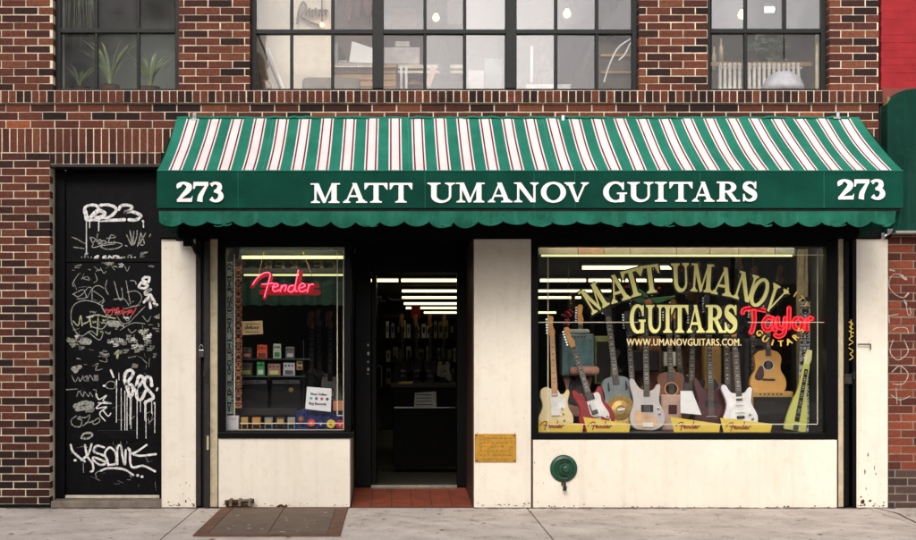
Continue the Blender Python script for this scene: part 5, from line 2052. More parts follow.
light('slim light tube along the very top of the big window under the boards', 541, 792, 255.6, .4, .010, 'tube_dim', 'display lights at the window tops')
light('bright light tube across the top of the left window', 242, 344, 257.3, .5, .016, 'tube_dim', 'display lights at the window tops')
light('thin light tube across the left window just above the neon script', 244, 343, 275, .62, .009, 'tube_dim', 'display lights at the window tops')
light('unseen added lamp brightening the display behind the top frame of the big window', 545, 820, 243.2, .16, .014, 'tube_added', 'added unseen lamps behind the window frames')  # this lamp and the next are added out of sight to light the goods
light('unseen added lamp brightening the display behind the top frame of the left window', 234, 336, 244, .16, .011, 'tube_added', 'added unseen lamps behind the window frames')
rows = [(2.8, 267.6, [(582, 673, 'first light tube from the front, above the gold letters M A T T')], .02),
        (5.7, 280.4, [(304, 343, 'short bright light tube seen right of the neon script'), (371, 399, 'left half of the topmost light in the doorway'), (400.5, 500, 'right half of the topmost light in the doorway'), (540, 586, 'light tube behind the gold letter M, second row'), (588, 673, 'light tube behind the gold letters T T, second row')], .02),
        (9.2, 291, [(402, 500, 'second light tube down in the doorway'), (520, 611, 'light tube left of the gold letter M, third row')], .02),
        (11.6, 297.6, [(402, 490, 'third light tube down in the doorway'), (515, 581, 'light tube below the third row, left edge of the big window')], .02),
        (15.5, 303.6, [(404, 480, 'fourth light tube down in the doorway')], .024),
        (18.5, 308, [(406, 470, 'fifth light tube down in the doorway, above the red box')], .024),
        (22, 312.6, [(424, 470, 'lowest and farthest light tube in the doorway'), (520, 556, 'farthest light tube seen through the left end of the big window')], .024)]
for Y, py, segs, r_ in rows:
    for a, b_, lab in segs:
        light(lab, a, b_, py, Y, r_)
light('short bright tube imitating a reflected light at the right edge of the big window', 814, 826, 280.5, 1.6, .022)  # glowing tube put in for the reflection of a light

# shop fittings seen through the doorway --------------------------------------------
ct = thing('shop_counter', 'dark shop counter seen through the open doorway', 'counter', at(424, 466, 2.4))
q = MB()
q.pbox(393, 500, 388, 466, 2.4, 3.0)
q.build('cabinet', colour('counter_dark', (12, 11, 10), .7, spec=.08), ct, bevel=.01)
q = MB()
q.pbox(390, 503, 384.5, 387.8, 2.36, 3.05)
q.build('worktop', colour('counter_top', (34, 31, 26), .5, spec=.2), ct, bevel=.006)
q = MB()
q.pbox(394, 456, 407, 408.2, 2.385, 2.399)
q.build('ledge', M['chrome'], ct)


def paper(label, quad, Y, c_='paper', name='notice', cat='notice', marks=0):
    q = MB()
    q.prism([(X(a, Y), Z(b_, Y)) for a, b_ in quad], Y, Y + .003)
    if marks:
        xs_ = [p[0] for p in quad]
        ys_ = [p[1] for p in quad]
        for i in range(marks):
            yy = min(ys_) + (max(ys_) - min(ys_)) * (i + 1) / (marks + 1)
            q.ribbon([(min(xs_) + 2, yy), (max(xs_) - 2 - R.uniform(0, 5), yy)], .8, lambda u, v, k: at(u, v, Y - .001), 1, False)
    return tag(q.build(name, [M[c_], M['ink']], loc=at(quad[0][0], max(p[1] for p in quad), Y)), label, cat)


colour('grey_paper', (150, 150, 144), .8, var=.2)
paper('grey printed notice on the front of the dark counter', [(415, 393), (436, 391.5), (436.5, 407), (414, 408)], 2.37, 'grey_paper', marks=4)
paper('small bright card on the edge of the dark counter', [(399, 381.6), (413, 381), (412, 384), (398, 384.3)], 2.5, 'tan_cloth', 'card', 'card')
q = MB()
q.pbox(411.5, 420.5, 306.5, 318, 6.2, 6.4)
tag(q.build('red_box', colour('red_sign', (176, 24, 24), .5), loc=at(416, 318, 6.2)), 'red hanging box in front of the doorway lights', 'sign')
q = MB()
for pts in ([(373, 303), (373, 296.5), (381, 296.5), (381, 301), (386, 301)], [(378, 304), (378, 299)], [(388, 298), (392, 299.5), (404, 299.5)]):
    q.tube([at(u, v, 3.2) for u, v in pts], .012, 5)
tag(q.build('wall_bracket', colour('pale_bracket', (200, 196, 180), .5), loc=at(380, 304, 3.2)), 'pale bent bracket near the top of the doorway', 'bracket')

# racks of guitars and goods far inside
colour('rack_wood', (40, 30, 24), .7)
for idx, (px0, px1, Y, lab) in enumerate(((380, 470, 6.5, 'tall dark rack of instruments far inside the doorway'), (548, 700, 5.4, 'tall dark rack of instruments far inside the big window'))):
    rk = thing('instrument_rack', lab, 'rack', at((px0 + px1) / 2, 420, Y))
    q = MB()
    q.pbox(px0, px1, 314, 430, Y, Y + .06)
    q.build('back_board', M['interior_dark'], rk)
    q = MB()
    for yy in (316, 338, 362, 392):
        q.pbox(px0, px1, yy, yy + 1.6, Y - .12, Y - .001)
    q.build('shelf', M['rack_wood'], rk)
goods_c = ['paper', 'grey_paper', 'chrome', 'tan_cloth', 'strap_grey', 'cherry_red', 'steel_blue', 'spruce', 'grille_dark']
boxed = []


def good(px, py, w_, hgt, Y, c_, label, group):
    t = thing('boxed_accessory', label, 'box', at(px + w_ / 2, py, Y), group=group)
    q = MB()
    q.pbox(px, px + w_, py - hgt, py, Y, Y + .05)
    q.build('carton', M[c_], t)
    q = MB()
    q.pbox(px + w_ * .2, px + w_ * .8, py - hgt * .75, py - hgt * .35, Y - .002, Y - .0004)
    q.build('window', M[R.choice(('grille_dark', 'strap_black', 'grey_paper'))], t)


for yy in (338, 362, 384):
    x = 386
    while x < 454:
        wd = R.uniform(2.5, 5.5)
        if R.random() < .92:
            good(x, yy, wd, R.uniform(10, 18), 6.4, R.choice(('paper', 'strap_grey', 'grey_paper', 'sonic_white', 'grille_dark', 'grille_dark', 'chrome')), 'small boxed accessory on the rack seen through the doorway', 'accessories on the doorway rack')
        x += wd + R.uniform(.8, 3)


# hanging guitars on the inside racks: simple copies of two kinds
def hung(label, px, py, Y, col, s_=1.0, grp='guitars hanging far inside the shop'):
    return guitar('electric_guitar', label, (X(px, Y), Y, Z(py, Y)), R.choice((STRAT, TELE, OFFSET)), col, .36, .86, tilt=R.uniform(-.03, .03), lean=0, scale=s_, group=grp, guard=R.choice((None, PG_S)), pickups=[(.2, .08, .03, 'chrome')], bridge=(.12, .07, .02, 'chrome'))


hung_lab = 'guitar hanging on the dim rack far inside the shop'
for px, col in ((403, 'guitar_black'), (417, 'burgundy'), (430, 'grey_guard'), (443, 'guitar_black')):
    hung(hung_lab, px, 384, 6.1, col, .9)
for px, col in ((575, 'burgundy'), (592, 'guitar_black'), (612, 'acoustic_brown'), (634, 'guitar_black'), (655, 'steel_blue'), (676, 'acoustic_brown'), (694, 'burgundy')):
    hung(hung_lab, px, 376, 5.0, col, 1.0)

for px, py, Y, col in ((311, 408, 2.6, 'guitar_black'), (320, 404, 2.9, 'strap_grey'), (330, 408, 2.6, 'grey_guard')):
    hung('guitar hanging in the dim back of the left window', px, py, Y, col, 1.0, 'guitars hanging behind the left window')
for px, py, Y, col in ((633, 372, 2.2, 'grille_dark'), (690, 384, 2.0, 'acoustic_brown'), (700, 360, 2.4, 'tan_cloth'), (742, 352, 2.3, 'steel_blue'), (758, 366, 2.2, 'guitar_black'), (778, 364, 2.4, 'acoustic_brown')):
    hung('guitar hanging behind the display in the big window', px, py, Y, col, 1.0, 'guitars hanging behind the window display')
# soft goods and oddments at the back of the big window
def lump(name, label, cat, px0, px1, py0, py1, Y, dep, col, bev=.05, group=None, extra=None):
    q = MB()
    q.pbox(px0, px1, py0, py1, Y, Y + dep)
    o = q.build(name, M[col], loc=at((px0 + px1) / 2, py1, Y), bevel=bev)
    o.modifiers['bevel'].segments = 4
    return tag(o, label, cat, group)


colour('teal_cloth', (96, 130, 136), .8, var=.4, scale=14)
colour('sage_cloth', (140, 148, 96), .8, var=.4, scale=14)
colour('grey_teal', (118, 138, 140), .6, var=.3)
colour('tan_pink', (178, 128, 110), .7, var=.3)
amp('amplifier', 'pale teal amplifier with a grey green grille behind the red guitar', 562, 594, 334, 376, .74, .2, 'grey_teal', 'teal_cloth')
amp('amplifier', 'olive amplifier with a plain dark grille behind the resonator guitar', 595, 612, 336, 384, .8, .16, 'sage_cloth', 'grille_dark', False)
lump('folded_blanket', 'grey folded blanket lying on top of the pale teal amplifier', 'blanket', 566, 590, 329, 334, .76, .12, 'strap_grey', .03)
lump('cushion', 'pinkish tan cushion lying above the red guitar body', 'cushion', 570, 600, 366.5, 375, .5, .12, 'tan_pink', .035)
lump('amplifier', 'black amplifier head at the back between the pale cases and bass', 'amplifier', 632, 660, 350, 372, .78, .15, 'rubber', .02)
lump('guitar_case', 'black upright case at the back right of the burgundy bass', 'case', 744, 752, 338, 430, .75, .15, 'rubber', .03)

guitar('electric_guitar', 'sunburst brown electric guitar standing behind the blonde and red guitars', foot_at(577, .8, SH + .1), STRAT, 'tan_pink', .34, .88, tilt=.05, guard=PG_S, gcol='guitar_black', pickups=[(.2, .08, .03, 'chrome')], headcol='maple')
guitar('electric_guitar', 'mustard electric guitar standing far back between the brown acoustic and the white card', foot_at(683, .95, SH + .16), TELE, 'spruce', .38, .88, tilt=-.06, guard=PG_T, gcol='guitar_black', pickups=[(.2, .08, .03, 'chrome')])
guitar('electric_guitar', 'dull red electric guitar standing far back left of the amplifier with the honey acoustic', foot_at(750, .95, SH + .12), OFFSET, 'burgundy', .36, .9, tilt=.06, guard=PG_S, gcol='tan_cloth', pickups=[(.2, .08, .03, 'chrome')])
lump('guitar_case', 'brown leather case standing far back behind the silver bass', 'case', 638, 662, 336, 420, 1.0, .12, 'acoustic_brown', .03)
lump('guitar_case', 'tan case standing far back behind the burgundy bass', 'case', 704, 722, 346, 420, 1.05, .12, 'tan_cloth', .03)
lump('guitar_case', 'charcoal case standing far back right of the white guitar', 'case', 726, 743, 352, 420, 1.1, .12, 'grey_guard', .03)
amp('amplifier', 'small cream amplifier at floor level behind the red guitar', 596, 620, 394, 428, .6, .2, 'tan_cloth', 'grille_dark')
lump('sheet_stack', 'pale sheet music stack far back under the gold web address', 'paper', 664, 676, 352, 366, 1.0, .1, 'paper', .004)
gr_ = thing('bead_cluster', 'dark red grape like cluster hanging at the left of the big window', 'decoration', at(568, 318, .5))
q = MB()
for _ in range(26):
    cpt = at(568 + R.gauss(0, 2.6), 317 + R.uniform(-8, 8), .5 + R.uniform(-.02, .02))
    q.lathe([(.0001, -.012), (.009, -.009), (.0125, 0), (.009, .009), (.0001, .012)], cpt, 'Z', 8)
q.build('beads', colour('dark_red_bead', (140, 30, 40), .3), gr_, smooth=True)
q = MB()
q.tube([at(568, 309, .5), at(568.5, 250, .5)], .003, 5)
q.build('cord', M['rubber'], gr_)
pt = thing('parrot_decoration', 'green toy bird with spread wings above the gold word on the glass', 'decoration', at(648, 300, .45))
q = MB()
for poly in ([(632, 300), (640, 296), (650, 299), (650, 303), (640, 303)], [(650, 299), (662, 297), (676, 296), (668, 300), (656, 303.5)], [(638, 289), (645, 293), (649, 299), (645, 300), (640, 295)]):
    q.prism([(X(a, .45), Z(b_, .45)) for a, b_ in smooth_outline(poly, 3)], .44, .462, 0, .004)
q.build('wings', colour('leaf_green', (30, 74, 42), .5), pt)
q = MB()
q.prism([(X(a, .45), Z(b_, .45)) for a, b_ in smooth_outline([(645, 300), (651, 301), (652, 309), (648, 312), (645, 307)], 3)], .43, .455, 0, .004)
q.build('body', colour('orange_toy', (140, 70, 44), .5), pt)
for i, (px, py) in enumerate(((626, 286.5), (633, 283), (682, 270), (659, 288))):
    q = MB()
    q.lathe([(.0001, -.016), (.013, -.011), (.017, 0), (.013, .011), (.0001, .016)], at(px, py, .8), 'Z', 10)
    tag(q.build('red_bauble', colour('red_bauble', (200, 24, 30), .3), loc=at(px, py, .8), smooth=True), 'small red bauble hanging among the ceiling lights of the big window', 'decoration', 'red baubles in the big window')

# left window: pedals, boxes, cards ------------------------------------------------
PSH = .55
sh = thing('pedal_shelf', 'two tier glass shelf holding effect pedals in the left window', 'shelf', at(272, 376, PSH))
for yy, a, b_ in ((358.6, 240, 310), (376, 240, 304)):
    q = MB()
    q.pbox(a, b_, yy, yy + 1.1, PSH - .1, PSH + .1)
    q.build('tier', colour('shelf_glass_edge', (70, 84, 78), .2), sh)
q = MB()
for a in (241, 303):
    q.pbox(a, a + 1, 340, 410, PSH + .08, PSH + .1)
q.build('upright', M['rubber'], sh)
ped = [('small black pedal with a reddish dial at the left of the upper shelf', 247, 358.4, 10, 11, (60, 44, 42), (176, 110, 100)),
       ('bright orange pedal on the upper shelf', 262, 358.4, 10.5, 13.5, (226, 84, 38), (120, 44, 24)),
       ('white and green pedal on the upper shelf', 277, 358.4, 8, 14.5, (206, 214, 190), (52, 130, 62)),
       ('dark grey pedal at the right of the upper shelf', 290, 358.4, 9, 11.5, (104, 104, 106), (190, 186, 180)),
       ('brown and green flat pedal at the left of the lower shelf', 246.5, 375.8, 12, 13, (74, 56, 36), (140, 150, 70)),
       ('small green and white pedal on the lower shelf', 260.5, 375.8, 8, 14, (62, 166, 88), (230, 226, 214)),
       ('pinkish brown wide pedal on the lower shelf', 274, 375.8, 13, 12, (168, 124, 108), (196, 206, 120)),
       ('silver rounded pedal on the lower shelf', 289, 375.8, 12, 13, (196, 192, 196), (90, 84, 86)),
       ('narrow beige pedal at the right of the lower shelf', 299.5, 370, 6, 9, (202, 170, 112), (80, 60, 40))]
for lab, px, py, w_, hg_, c1, c2 in ped:
    t = thing('effect_pedal', lab, 'pedal', at(px, py, PSH - .05), group='effect pedals on the glass shelf')
    Y0 = PSH - .06
    q = MB()
    q.prism([(X(px - w_ / 2, Y0), Z(py, Y0)), (X(px + w_ / 2, Y0), Z(py, Y0)), (X(px + w_ / 2 * .94, Y0), Z(py - hg_, Y0)), (X(px - w_ / 2 * .94, Y0), Z(py - hg_, Y0))], Y0, Y0 + .05, 0, .006)
    q.build('case', colour('pedal_%d_%d_%d' % c1, c1, .4), t)
    q = MB()
    q.pbox(px - w_ * .34, px + w_ * .34, py - hg_ * .42, py - hg_ * .1, Y0 - .008, Y0 - .0004)
    q.build('footswitch', colour('pedal_%d_%d_%d' % c2, c2, .4), t, bevel=.004)
    for k in range(3):
        q = MB()
        q.lathe([(.009, -.0005), (.008, -.014), (.0001, -.014)], at(px + (k - 1) * w_ * .28, py - hg_ * .78, Y0), 'Y', 8)
        q.build('knob', M['guitar_black' if k % 2 else 'chrome'], t)
amp('amplifier', 'black amplifier under the left end of the pedal shelf', 240, 268, 379, 413, .6, .25, 'rubber', 'guitar_black')
am2 = amp('amplifier', 'black amplifier with a round brass dial under the right of the pedal shelf', 271, 301, 379, 411, .6, .25, 'rubber', 'guitar_black')
q = MB()
q.lathe([(.024, 0), (.02, -.008), (.0001, -.009)], at(291, 390, .59), 'Y', 16)
q.build('dial', M['aged_brass'], am2)
t = thing('shop_card', 'cream printed card standing in the left window beside the strap', 'card', at(252, 334, .3))
q = MB()
q.prism([(X(a, .3), Z(b_, .3)) for a, b_ in ((242, 321.5), (262.5, 320.6), (263, 334), (242.3, 335))], .3, .304)
q.build('card', colour('cream_card', (226, 196, 140), .8), t)
q = MB()
for bold in (0, .4):
    sans(q, 'deluxe', lambda u, v, k: at(244.5 + bold + u + v * .2, 329.2 - v, .298) + Vector((0, -.0002 * k, 0)), 4.0, 14)
for yy in (324, 332):
    q.ribbon([(245, yy), (260, yy)], .7, lambda u, v, k: at(u, v, .298), 0, False)
q.build('lettering', M['ink'], t)
t = thing('notice_card', 'white notice with four small round pictures leaning in the right corner of the left window', 'notice', at(319, 411, .2))
q = MB()
q.prism([(X(a, .2), Z(b_, .2)) for a, b_ in ((307, 386.8), (331.6, 388.6), (330.8, 412), (305.2, 409))], .2, .205)
q.build('card', M['paper'], t)
q = MB()
npl = lambda u, v, k: at(u, v, .198) + Vector((0, -.0002 * k, 0))
for bold in (0, .3):
    sans(q, 'Shop Online', lambda u, v, k: npl(310.5 + u + bold, 395 - v + u * .05, k), 2.4, 16)
    sans(q, 'Buy Records', lambda u, v, k: npl(309 + u + bold, 404.6 - v + u * .05, k), 2.6, 17)
q.build('lettering', M['ink'], t)
for k, c_ in enumerate(((110, 176, 180), (96, 110, 150), (186, 96, 96), (96, 60, 110))):
    q = MB()
    q.lathe([(.014, -.0004), (.013, -.002), (.0001, -.002)], at(311 + k * 5.4, 398.4 + k * .25, .2), 'Y', 14)
    q.build('picture', colour('dot_%d_%d_%d' % c_, c_, .6), t)
cb = [('plain white carton at the left foot of the left window', 226.3, 238.5, 416, 429.8, (236, 228, 234), None)]
boxes = [('yellow and brown cassette box, first from the left on the window sill', 241, 247.8, (196, 156, 70)), ('amber cassette box, second from the left on the window sill', 252, 260.5, (190, 120, 52)), ('grey blue cassette box, third from the left on the window sill', 264.5, 272.5, (118, 132, 140)), ('dark cassette box, fourth from the left on the window sill', 276, 284.5, (70, 62, 58)), ('pale blue cassette box, fifth from the left on the window sill', 287.5, 295, (130, 160, 176))]
for lab, a, b_, y0, y1, c_, _ in cb:
    t = thing('carton', lab, 'box', at((a + b_) / 2, y1, .15))
    q = MB()
    q.pbox(a, b_, y0, y1, .15, .24)
    q.build('box', colour('carton_white', c_, .8), t, bevel=.003)
    q = MB()
    q.pbox(a + 2, b_ - 2, y0 + 3, y0 + 3.6, .1485, .1498)
    q.build('flap_line', M['grey_paper'], t)
for lab, a, b_, c_ in boxes:
    t = thing('cassette_box', lab, 'box', at((a + b_) / 2, 430, .17), group='cassette boxes along the left window sill')
    q = MB()
    q.pbox(a, b_, 417.5, 430, .17, .24)
    q.build('box', colour('cassette_%d_%d_%d' % c_, c_, .5), t, bevel=.003)
    for yy in (419.2, 424.6):
        q = MB()
        q.pbox(a + 1.1, b_ - 1.1, yy, yy + 3.9, .166, .1698)
        q.build('label_window', M['guitar_black' if yy > 422 else 'tan_cloth'], t)
bl_ = thing('blue_cloth', 'dark blue draped cloth under the round badges in the left window', 'cloth', at(322, 431, .25))
q = MB()
n = 30
for i in range(n):
    for j in range(6):
        def cp(i, j):
            u = 296 + 48 * i / n
            v = 409.5 + 21 * j / 6 + .8 * math.sin(i * .9)
            return at(u, v, .3 - .02 * j + .012 * math.sin(i * 1.1 + j * .4))
        q.face([cp(i, j + 1), cp(i + 1, j + 1), cp(i + 1, j), cp(i, j)])
o = q.build('cloth', colour('navy_cloth', (34, 44, 104), .85, var=.3), bl_, smooth=True)
o.modifiers.new('thickness', 'SOLIDIFY').thickness = .004
for lab, px, py, r_, c1, c2 in (('red orange round badge on the blue cloth', 311.5, 423, .035, (222, 74, 60), (240, 170, 150)), ('dark round badge with a white star on the blue cloth', 321, 424, .032, (36, 40, 110), (230, 230, 240)), ('yellow round badge on the blue cloth', 331, 424, .04, (242, 204, 40), (70, 60, 30)), ('crimson round badge at the right end of the blue cloth', 340.3, 424.5, .04, (204, 34, 56), (236, 170, 176)), ('brown round badge at the left end of the blue cloth', 301, 419, .03, (120, 70, 60), (200, 150, 110))):
    t = thing('round_badge', lab, 'badge', at(px, py, .16), group='round badges on the blue cloth')
    q = MB()
    q.lathe([(r_, 0), (r_, -.006), (r_ * .9, -.01), (.0001, -.01)], at(px, py, .16), 'Y', 20)
    q.build('disc', colour('badge_%d_%d_%d' % c1, c1, .4), t)
    q = MB()
    q.prism([(X(px, .149) + r_ * .5 * math.cos(a * .7854 * .8 + .3) * (1 if a % 2 else .45), Z(py, .149) + r_ * .5 * math.sin(a * .7854 * .8 + .3) * (1 if a % 2 else .45)) for a in range(10)][:8], .1475, .1495)
    q.build('emblem', colour('badge_%d_%d_%d' % c2, c2, .4), t)
lump('cassette_box', 'orange and red packet at the right edge of the left window', 'packet', 333, 343.5, 401, 411, .24, .05, 'strap_orange', .006)
lump('long_case', 'flat dark case lying along the back of the left window sill', 'case', 240, 297, 408.5, 416, .32, .1, 'grille_dark', .01)

# ------------------------------------------------------------------ upstairs rooms
zs_in = zs + .0
for nm, x0, x1, dep, c_ in (('left', X(20), X(215), 1.0, (120, 128, 122)), ('mid', X(222), X(672), 3.2, (220, 212, 222)), ('right', X(680), X(872), 2.4, (150, 140, 124))):
    q = MB()
    cm = colour('room_%s' % nm, c_, .9, var=.15, scale=2)
    q.box(x0, x1, .26 + dep, .36 + dep, zs - .2, 5.8)
    q.box(x0 - .1, x0, .26, .36 + dep, zs - .2, 5.8)
    q.box(x1, x1 + .1, .26, .36 + dep, zs - .2, 5.8)
    q.box(x0, x1, .2535, .26 + dep, 5.8, 5.9)
    q.build('room_wall', cm, bld)
    q = MB()
    q.box(x0, x1, .2535, .26 + dep, zs - .28, zs - .02)
    q.build('room_floor', M['wood_dark'], bld)
q = MB()
for o in openings:
    q.box(X(o[0]) + .002, X(o[1]) - .002, .16, .33, zs - .018, zs + .012)
q.build('inner_sill', colour('pale_sill', (190, 184, 174), .7), bld)

blade = mat('spider_plant_leaf', (150, 168, 122), .5, var=.35, scale=7)


def spiky(label, px, Y, hgt, n, seed, spread):
    rr = random.Random(seed)
    base = Vector((X(px, Y), Y, zs + .012))
    t = thing('spiky_plant', label, 'plant', base, group='spiky plants on the upper left sill')
    q = MB()
    for _ in range(n):
        a = rr.uniform(0, 2 * math.pi)
        ln = hgt * rr.uniform(.6, 1.1)
        rad = spread * rr.uniform(.3, 1.0)
        d_ = Vector((math.cos(a), math.sin(a) * .45, 0))
        pts = [base + Vector((0, 0, .1)) + d_ * rad * (s_ ** 1.5) + Vector((0, 0, ln * (s_ - .32 * s_ ** 3))) for s_ in [i / 7 for i in range(8)]]
        side = d_.cross(Vector((0, 0, 1))) * .5 + Vector((.4, 0, 0))
        side.normalize()
        for i in range(7):
            w0, w1 = .011 * (1 - (i / 7) ** 2) + .001, .011 * (1 - ((i + 1) / 7) ** 2) + .001
            q.face([pts[i] - side * w0, pts[i] + side * w0, pts[i + 1] + side * w1, pts[i + 1] - side * w1])
    q.build('leaves', blade, t)
    q = MB()
    q.lathe([(.0001, .0), (.07, 0), (.09, .12), (.095, .12), (.08, .1), (.0001, .1)], base, 'Z', 14)
    q.build('pot', colour('clay_pot', (92, 56, 40), .8), t)


spiky('small spiky plant in the left pane of the upper left window', 80, .5, .34, 14, 1, .42)
spiky('tall pale spiky plant in the middle pane of the upper left window', 110, .42, .62, 30, 2, .42)
spiky('low spiky plant in the right pane of the upper left window', 150, .5, .48, 28, 3, .4)
hb = at(78, 6, .7)
t = thing('hanging_plant', 'pale trailing plant hanging in the top left pane upstairs', 'plant', hb)
q = MB()
for k in range(34):
    a = R.uniform(0, 6.28)
    d_ = Vector((math.cos(a), .4 * math.sin(a), 0))
    ln = R.uniform(.2, .6)
    pts = [hb + d_ * .03 + Vector((0, 0, .5)) + d_ * .12 * s_ + Vector((0, 0, .1 * math.sin(s_ * 3) - ln * 1.6 * s_ * s_)) for s_ in [i / 6 for i in range(7)]]
    for i in range(6):
        w0 = .013 * (1 - i / 6.5)
        w1 = .013 * (1 - (i + 1) / 6.5)
        sd = Vector((.9, .3, 0))
        q.face([pts[i] - sd * w0, pts[i] + sd * w0, pts[i + 1] + sd * w1, pts[i + 1] - sd * w1])
q.build('leaves', mat('pale_leaf', (160, 176, 132), .5, var=.4, scale=9), t)
q = MB()
q.lathe([(.0001, 0), (.07, 0), (.09, .13), (.0001, .13)], hb + Vector((0, 0, .42)), 'Z', 14)
q.build('pot', M['wood_dark'], t)
q = MB()
q.pbox(57, 64, -40, 89, .3, .33)
tag(q.build('curtain_edge', colour('pale_curtain', (190, 190, 182), .9), loc=at(60, 89, .3)), 'narrow pale curtain edge at the left of the plant window', 'curtain')

# workshop behind the wide window
def wall_panel():
    q = MB()
    q.pbox(252, 331, -60, 100, .62, .66)
    tag(q.build('partition', colour('cream_partition', (228, 216, 196), .8, var=.1), loc=at(290, 90, .62)), 'cream partition standing behind the left panes of the wide window', 'partition')
    q = MB()
    q.pbox(338, 374, -60, 60, .9, .94)
    tag(q.build('pegboard', colour('brown_board', (92, 70, 52), .8, var=.5, scale=9), loc=at(350, 60, .9)), 'brown tool board behind the third pane of the wide window', 'board')


wall_panel()
for i, (a, b_, r_, c_, lab) in enumerate((((262, 88), (254, 44), .012, 'wood_dark', 'dark rod leaning at the far left of the wide window'), ((280, 88), (256, 30), .010, 'wood_dark', 'long thin dark rod leaning across the left panes'), ((270, 88), (252, 66), .016, 'wood', 'short honey coloured stick leaning in the lower left pane'), ((284, 89), (268, 48), .008, 'paper', 'thin pale stick leaning beside the dark rods'))):
    q = MB()
    q.tube([at(*a, .4), at(*b_, .55)], r_, 8)
    tag(q.build('leaning_rod', M[c_], loc=at(*a, .4)), lab, 'rod')
q = MB()
q.prism([(X(a, .45), Z(b_, .45)) for a, b_ in smooth_outline([(251, 56), (258, 52), (264, 60), (266, 74), (272, 88), (256, 89), (252, 76)], 3)], .44, .5, 0, .01)
tag(q.build('cloth_bundle', colour('brown_bundle', (116, 92, 62), .9, var=.5, scale=14), loc=at(262, 89, .45)), 'brown bundle propped in the lower left corner of the wide window', 'bundle')
tb = thing('wall_tools', 'dark pincers and brackets hung on the cream partition', 'tools', at(308, 20, .58))
q = MB()
q.tube(catmull([at(297, 24, .58), at(299, 10, .58), at(303, 2, .58), at(306, 8, .58), at(301, 16, .58), at(310, 22, .58), at(322, 26, .58)], 4), .012, 6)
q.build('pincers', colour('rusty_tool', (110, 92, 62), .6, var=.4), tb)
q = MB()
for k in range(7):
    q.pbox(305 + k * 3.2, 307 + k * 3.2, 9 - (k % 2) * 1.5, 14 + (k % 3), .57, .6)
q.pbox(304, 328, 9.4, 11, .6, .615)
q.build('rack', colour('tool_brown', (98, 72, 40), .6, var=.4), tb)
q = MB()
for px0, px1, py0, py1 in ((345, 352, -4, 22), (354, 361, -10, 18), (363, 372, -8, 16)):
    q.prism([(X(a, .8), Z(b_, .8)) for a, b_ in smooth_outline([(px0, py0), (px1, py0 + 3), (px1 - 1, py1 - 4), ((px0 + px1) / 2, py1), (px0 + 1, py1 - 6)], 3)], .8, .85, 0, .008)
tag(q.build('hanging_gloves', colour('glove_brown', (112, 78, 60), .8, var=.5, scale=16), loc=at(358, 20, .8)), 'brown work gloves hanging on the tool board', 'gloves')
wb = thing('workbench', 'honey coloured wooden workbench with drawers behind the wide window', 'workbench', at(365, 92, .8))
q = MB()
q.pbox(326, 397, 64.5, 67.5, .78, 1.3)
q.build('top', M['wood'], wb, bevel=.004)
q = MB()
q.pbox(328, 373, 68, 92, .82, 1.28)
q.pbox(376, 396, 68, 92, .82, 1.28)
q.build('drawer_unit', M['wood'], wb, bevel=.003)
q = MB()
for yy in (73, 79.5, 86):
    q.pbox(328.5, 372.5, yy, yy + .8, .812, .8195)
    q.pbox(376.5, 395.5, yy, yy + .8, .812, .8195)
q.build('drawer_gap', M['wood_dark'], wb)
q = MB()
for k in range(17):
    q.pbox(320 + k * 3.1, 321.6 + k * 3.1, 62.5, 66, .74, .76)
q.pbox(319, 372, 65.6, 67, .74, .76)
tag(q.build('comb_rack', colour('pale_rack', (214, 208, 196), .6), loc=at(345, 67, .75)), 'pale toothed rack along the front edge of the workbench', 'rack')
paper('slanted white drawing sheet propped on the workbench', [(352, 41), (373, 48), (376, 63), (349, 62)], .86, 'paper', 'drawing_sheet', 'paper')
paper('pale triangular sheet leaning left of the white drawing', [(337, 41), (348, 62), (322, 63)], .9, 'strap_grey', 'drawing_sheet', 'paper')
q = MB()
q.pbox(302, 360, 76.5, 92, .45, .62)
tag(q.build('storage_tub', colour('grey_tub', (116, 108, 96), .6, var=.3), loc=at(330, 92, .45), bevel=.04), 'low grey tub standing before the workbench', 'tub')
st = thing('side_shelf', 'pale shelf unit with a pedestal behind the middle panes', 'shelf', at(425, 92, 1.0))
q = MB()
q.pbox(398, 466, 64.5, 68, 1.0, 1.4)
q.pbox(398, 466, 70.5, 73, 1.0, 1.4)
q.build('board', colour('pale_shelf', (224, 214, 192), .6), st)
q = MB()
q.pbox(400, 402.5, 66, 92, .99, 1.03)
q.pbox(405, 407.5, 66, 92, .99, 1.03)
q.build('post', M['paper'], st)
q = MB()
q.lathe([(.1, 0), (.1, .03), (.03, .06), (.025, .2), (.06, .24)], at(413, 86, 1.2), 'Z', 14)
q.build('pedestal', M['wood'], st)
q = MB()
q.pbox(384, 420, 47, 64, 1.1, 1.3)
q.pbox(395, 410, 41, 46.8, 1.15, 1.3)
tag(q.build('paper_stack', colour('paper_grey', (212, 206, 206), .8), loc=at(402, 64, 1.1), bevel=.01), 'stacked white boxes on the pale shelf upstairs', 'box')
q = MB()
q.prism([(X(a, .8), Z(b_, .8)) for a, b_ in ((431, 66), (437, 68), (430, 88), (425, 84))], .8, .83)
tag(q.build('tilted_board', colour('pinkish_board', (196, 160, 136), .7), loc=at(430, 88, .8)), 'pinkish board tilted beside the pale shelf upstairs', 'board')
q = MB()
q.prism([(X(a, .9), Z(b_, .9)) for a, b_ in smooth_outline([(441, 42), (446, 44), (449, 58), (450, 74), (443, 76), (438, 60)], 3)], .88, 1.0, 0, .01)
tag(q.build('dark_coat', colour('coat_dark', (52, 48, 52), .9), loc=at(444, 76, .9)), 'dark coat hanging in front of the pale shelf upstairs', 'coat')
q = MB()
q.pbox(526, 575, 84, 92, .7, .95)
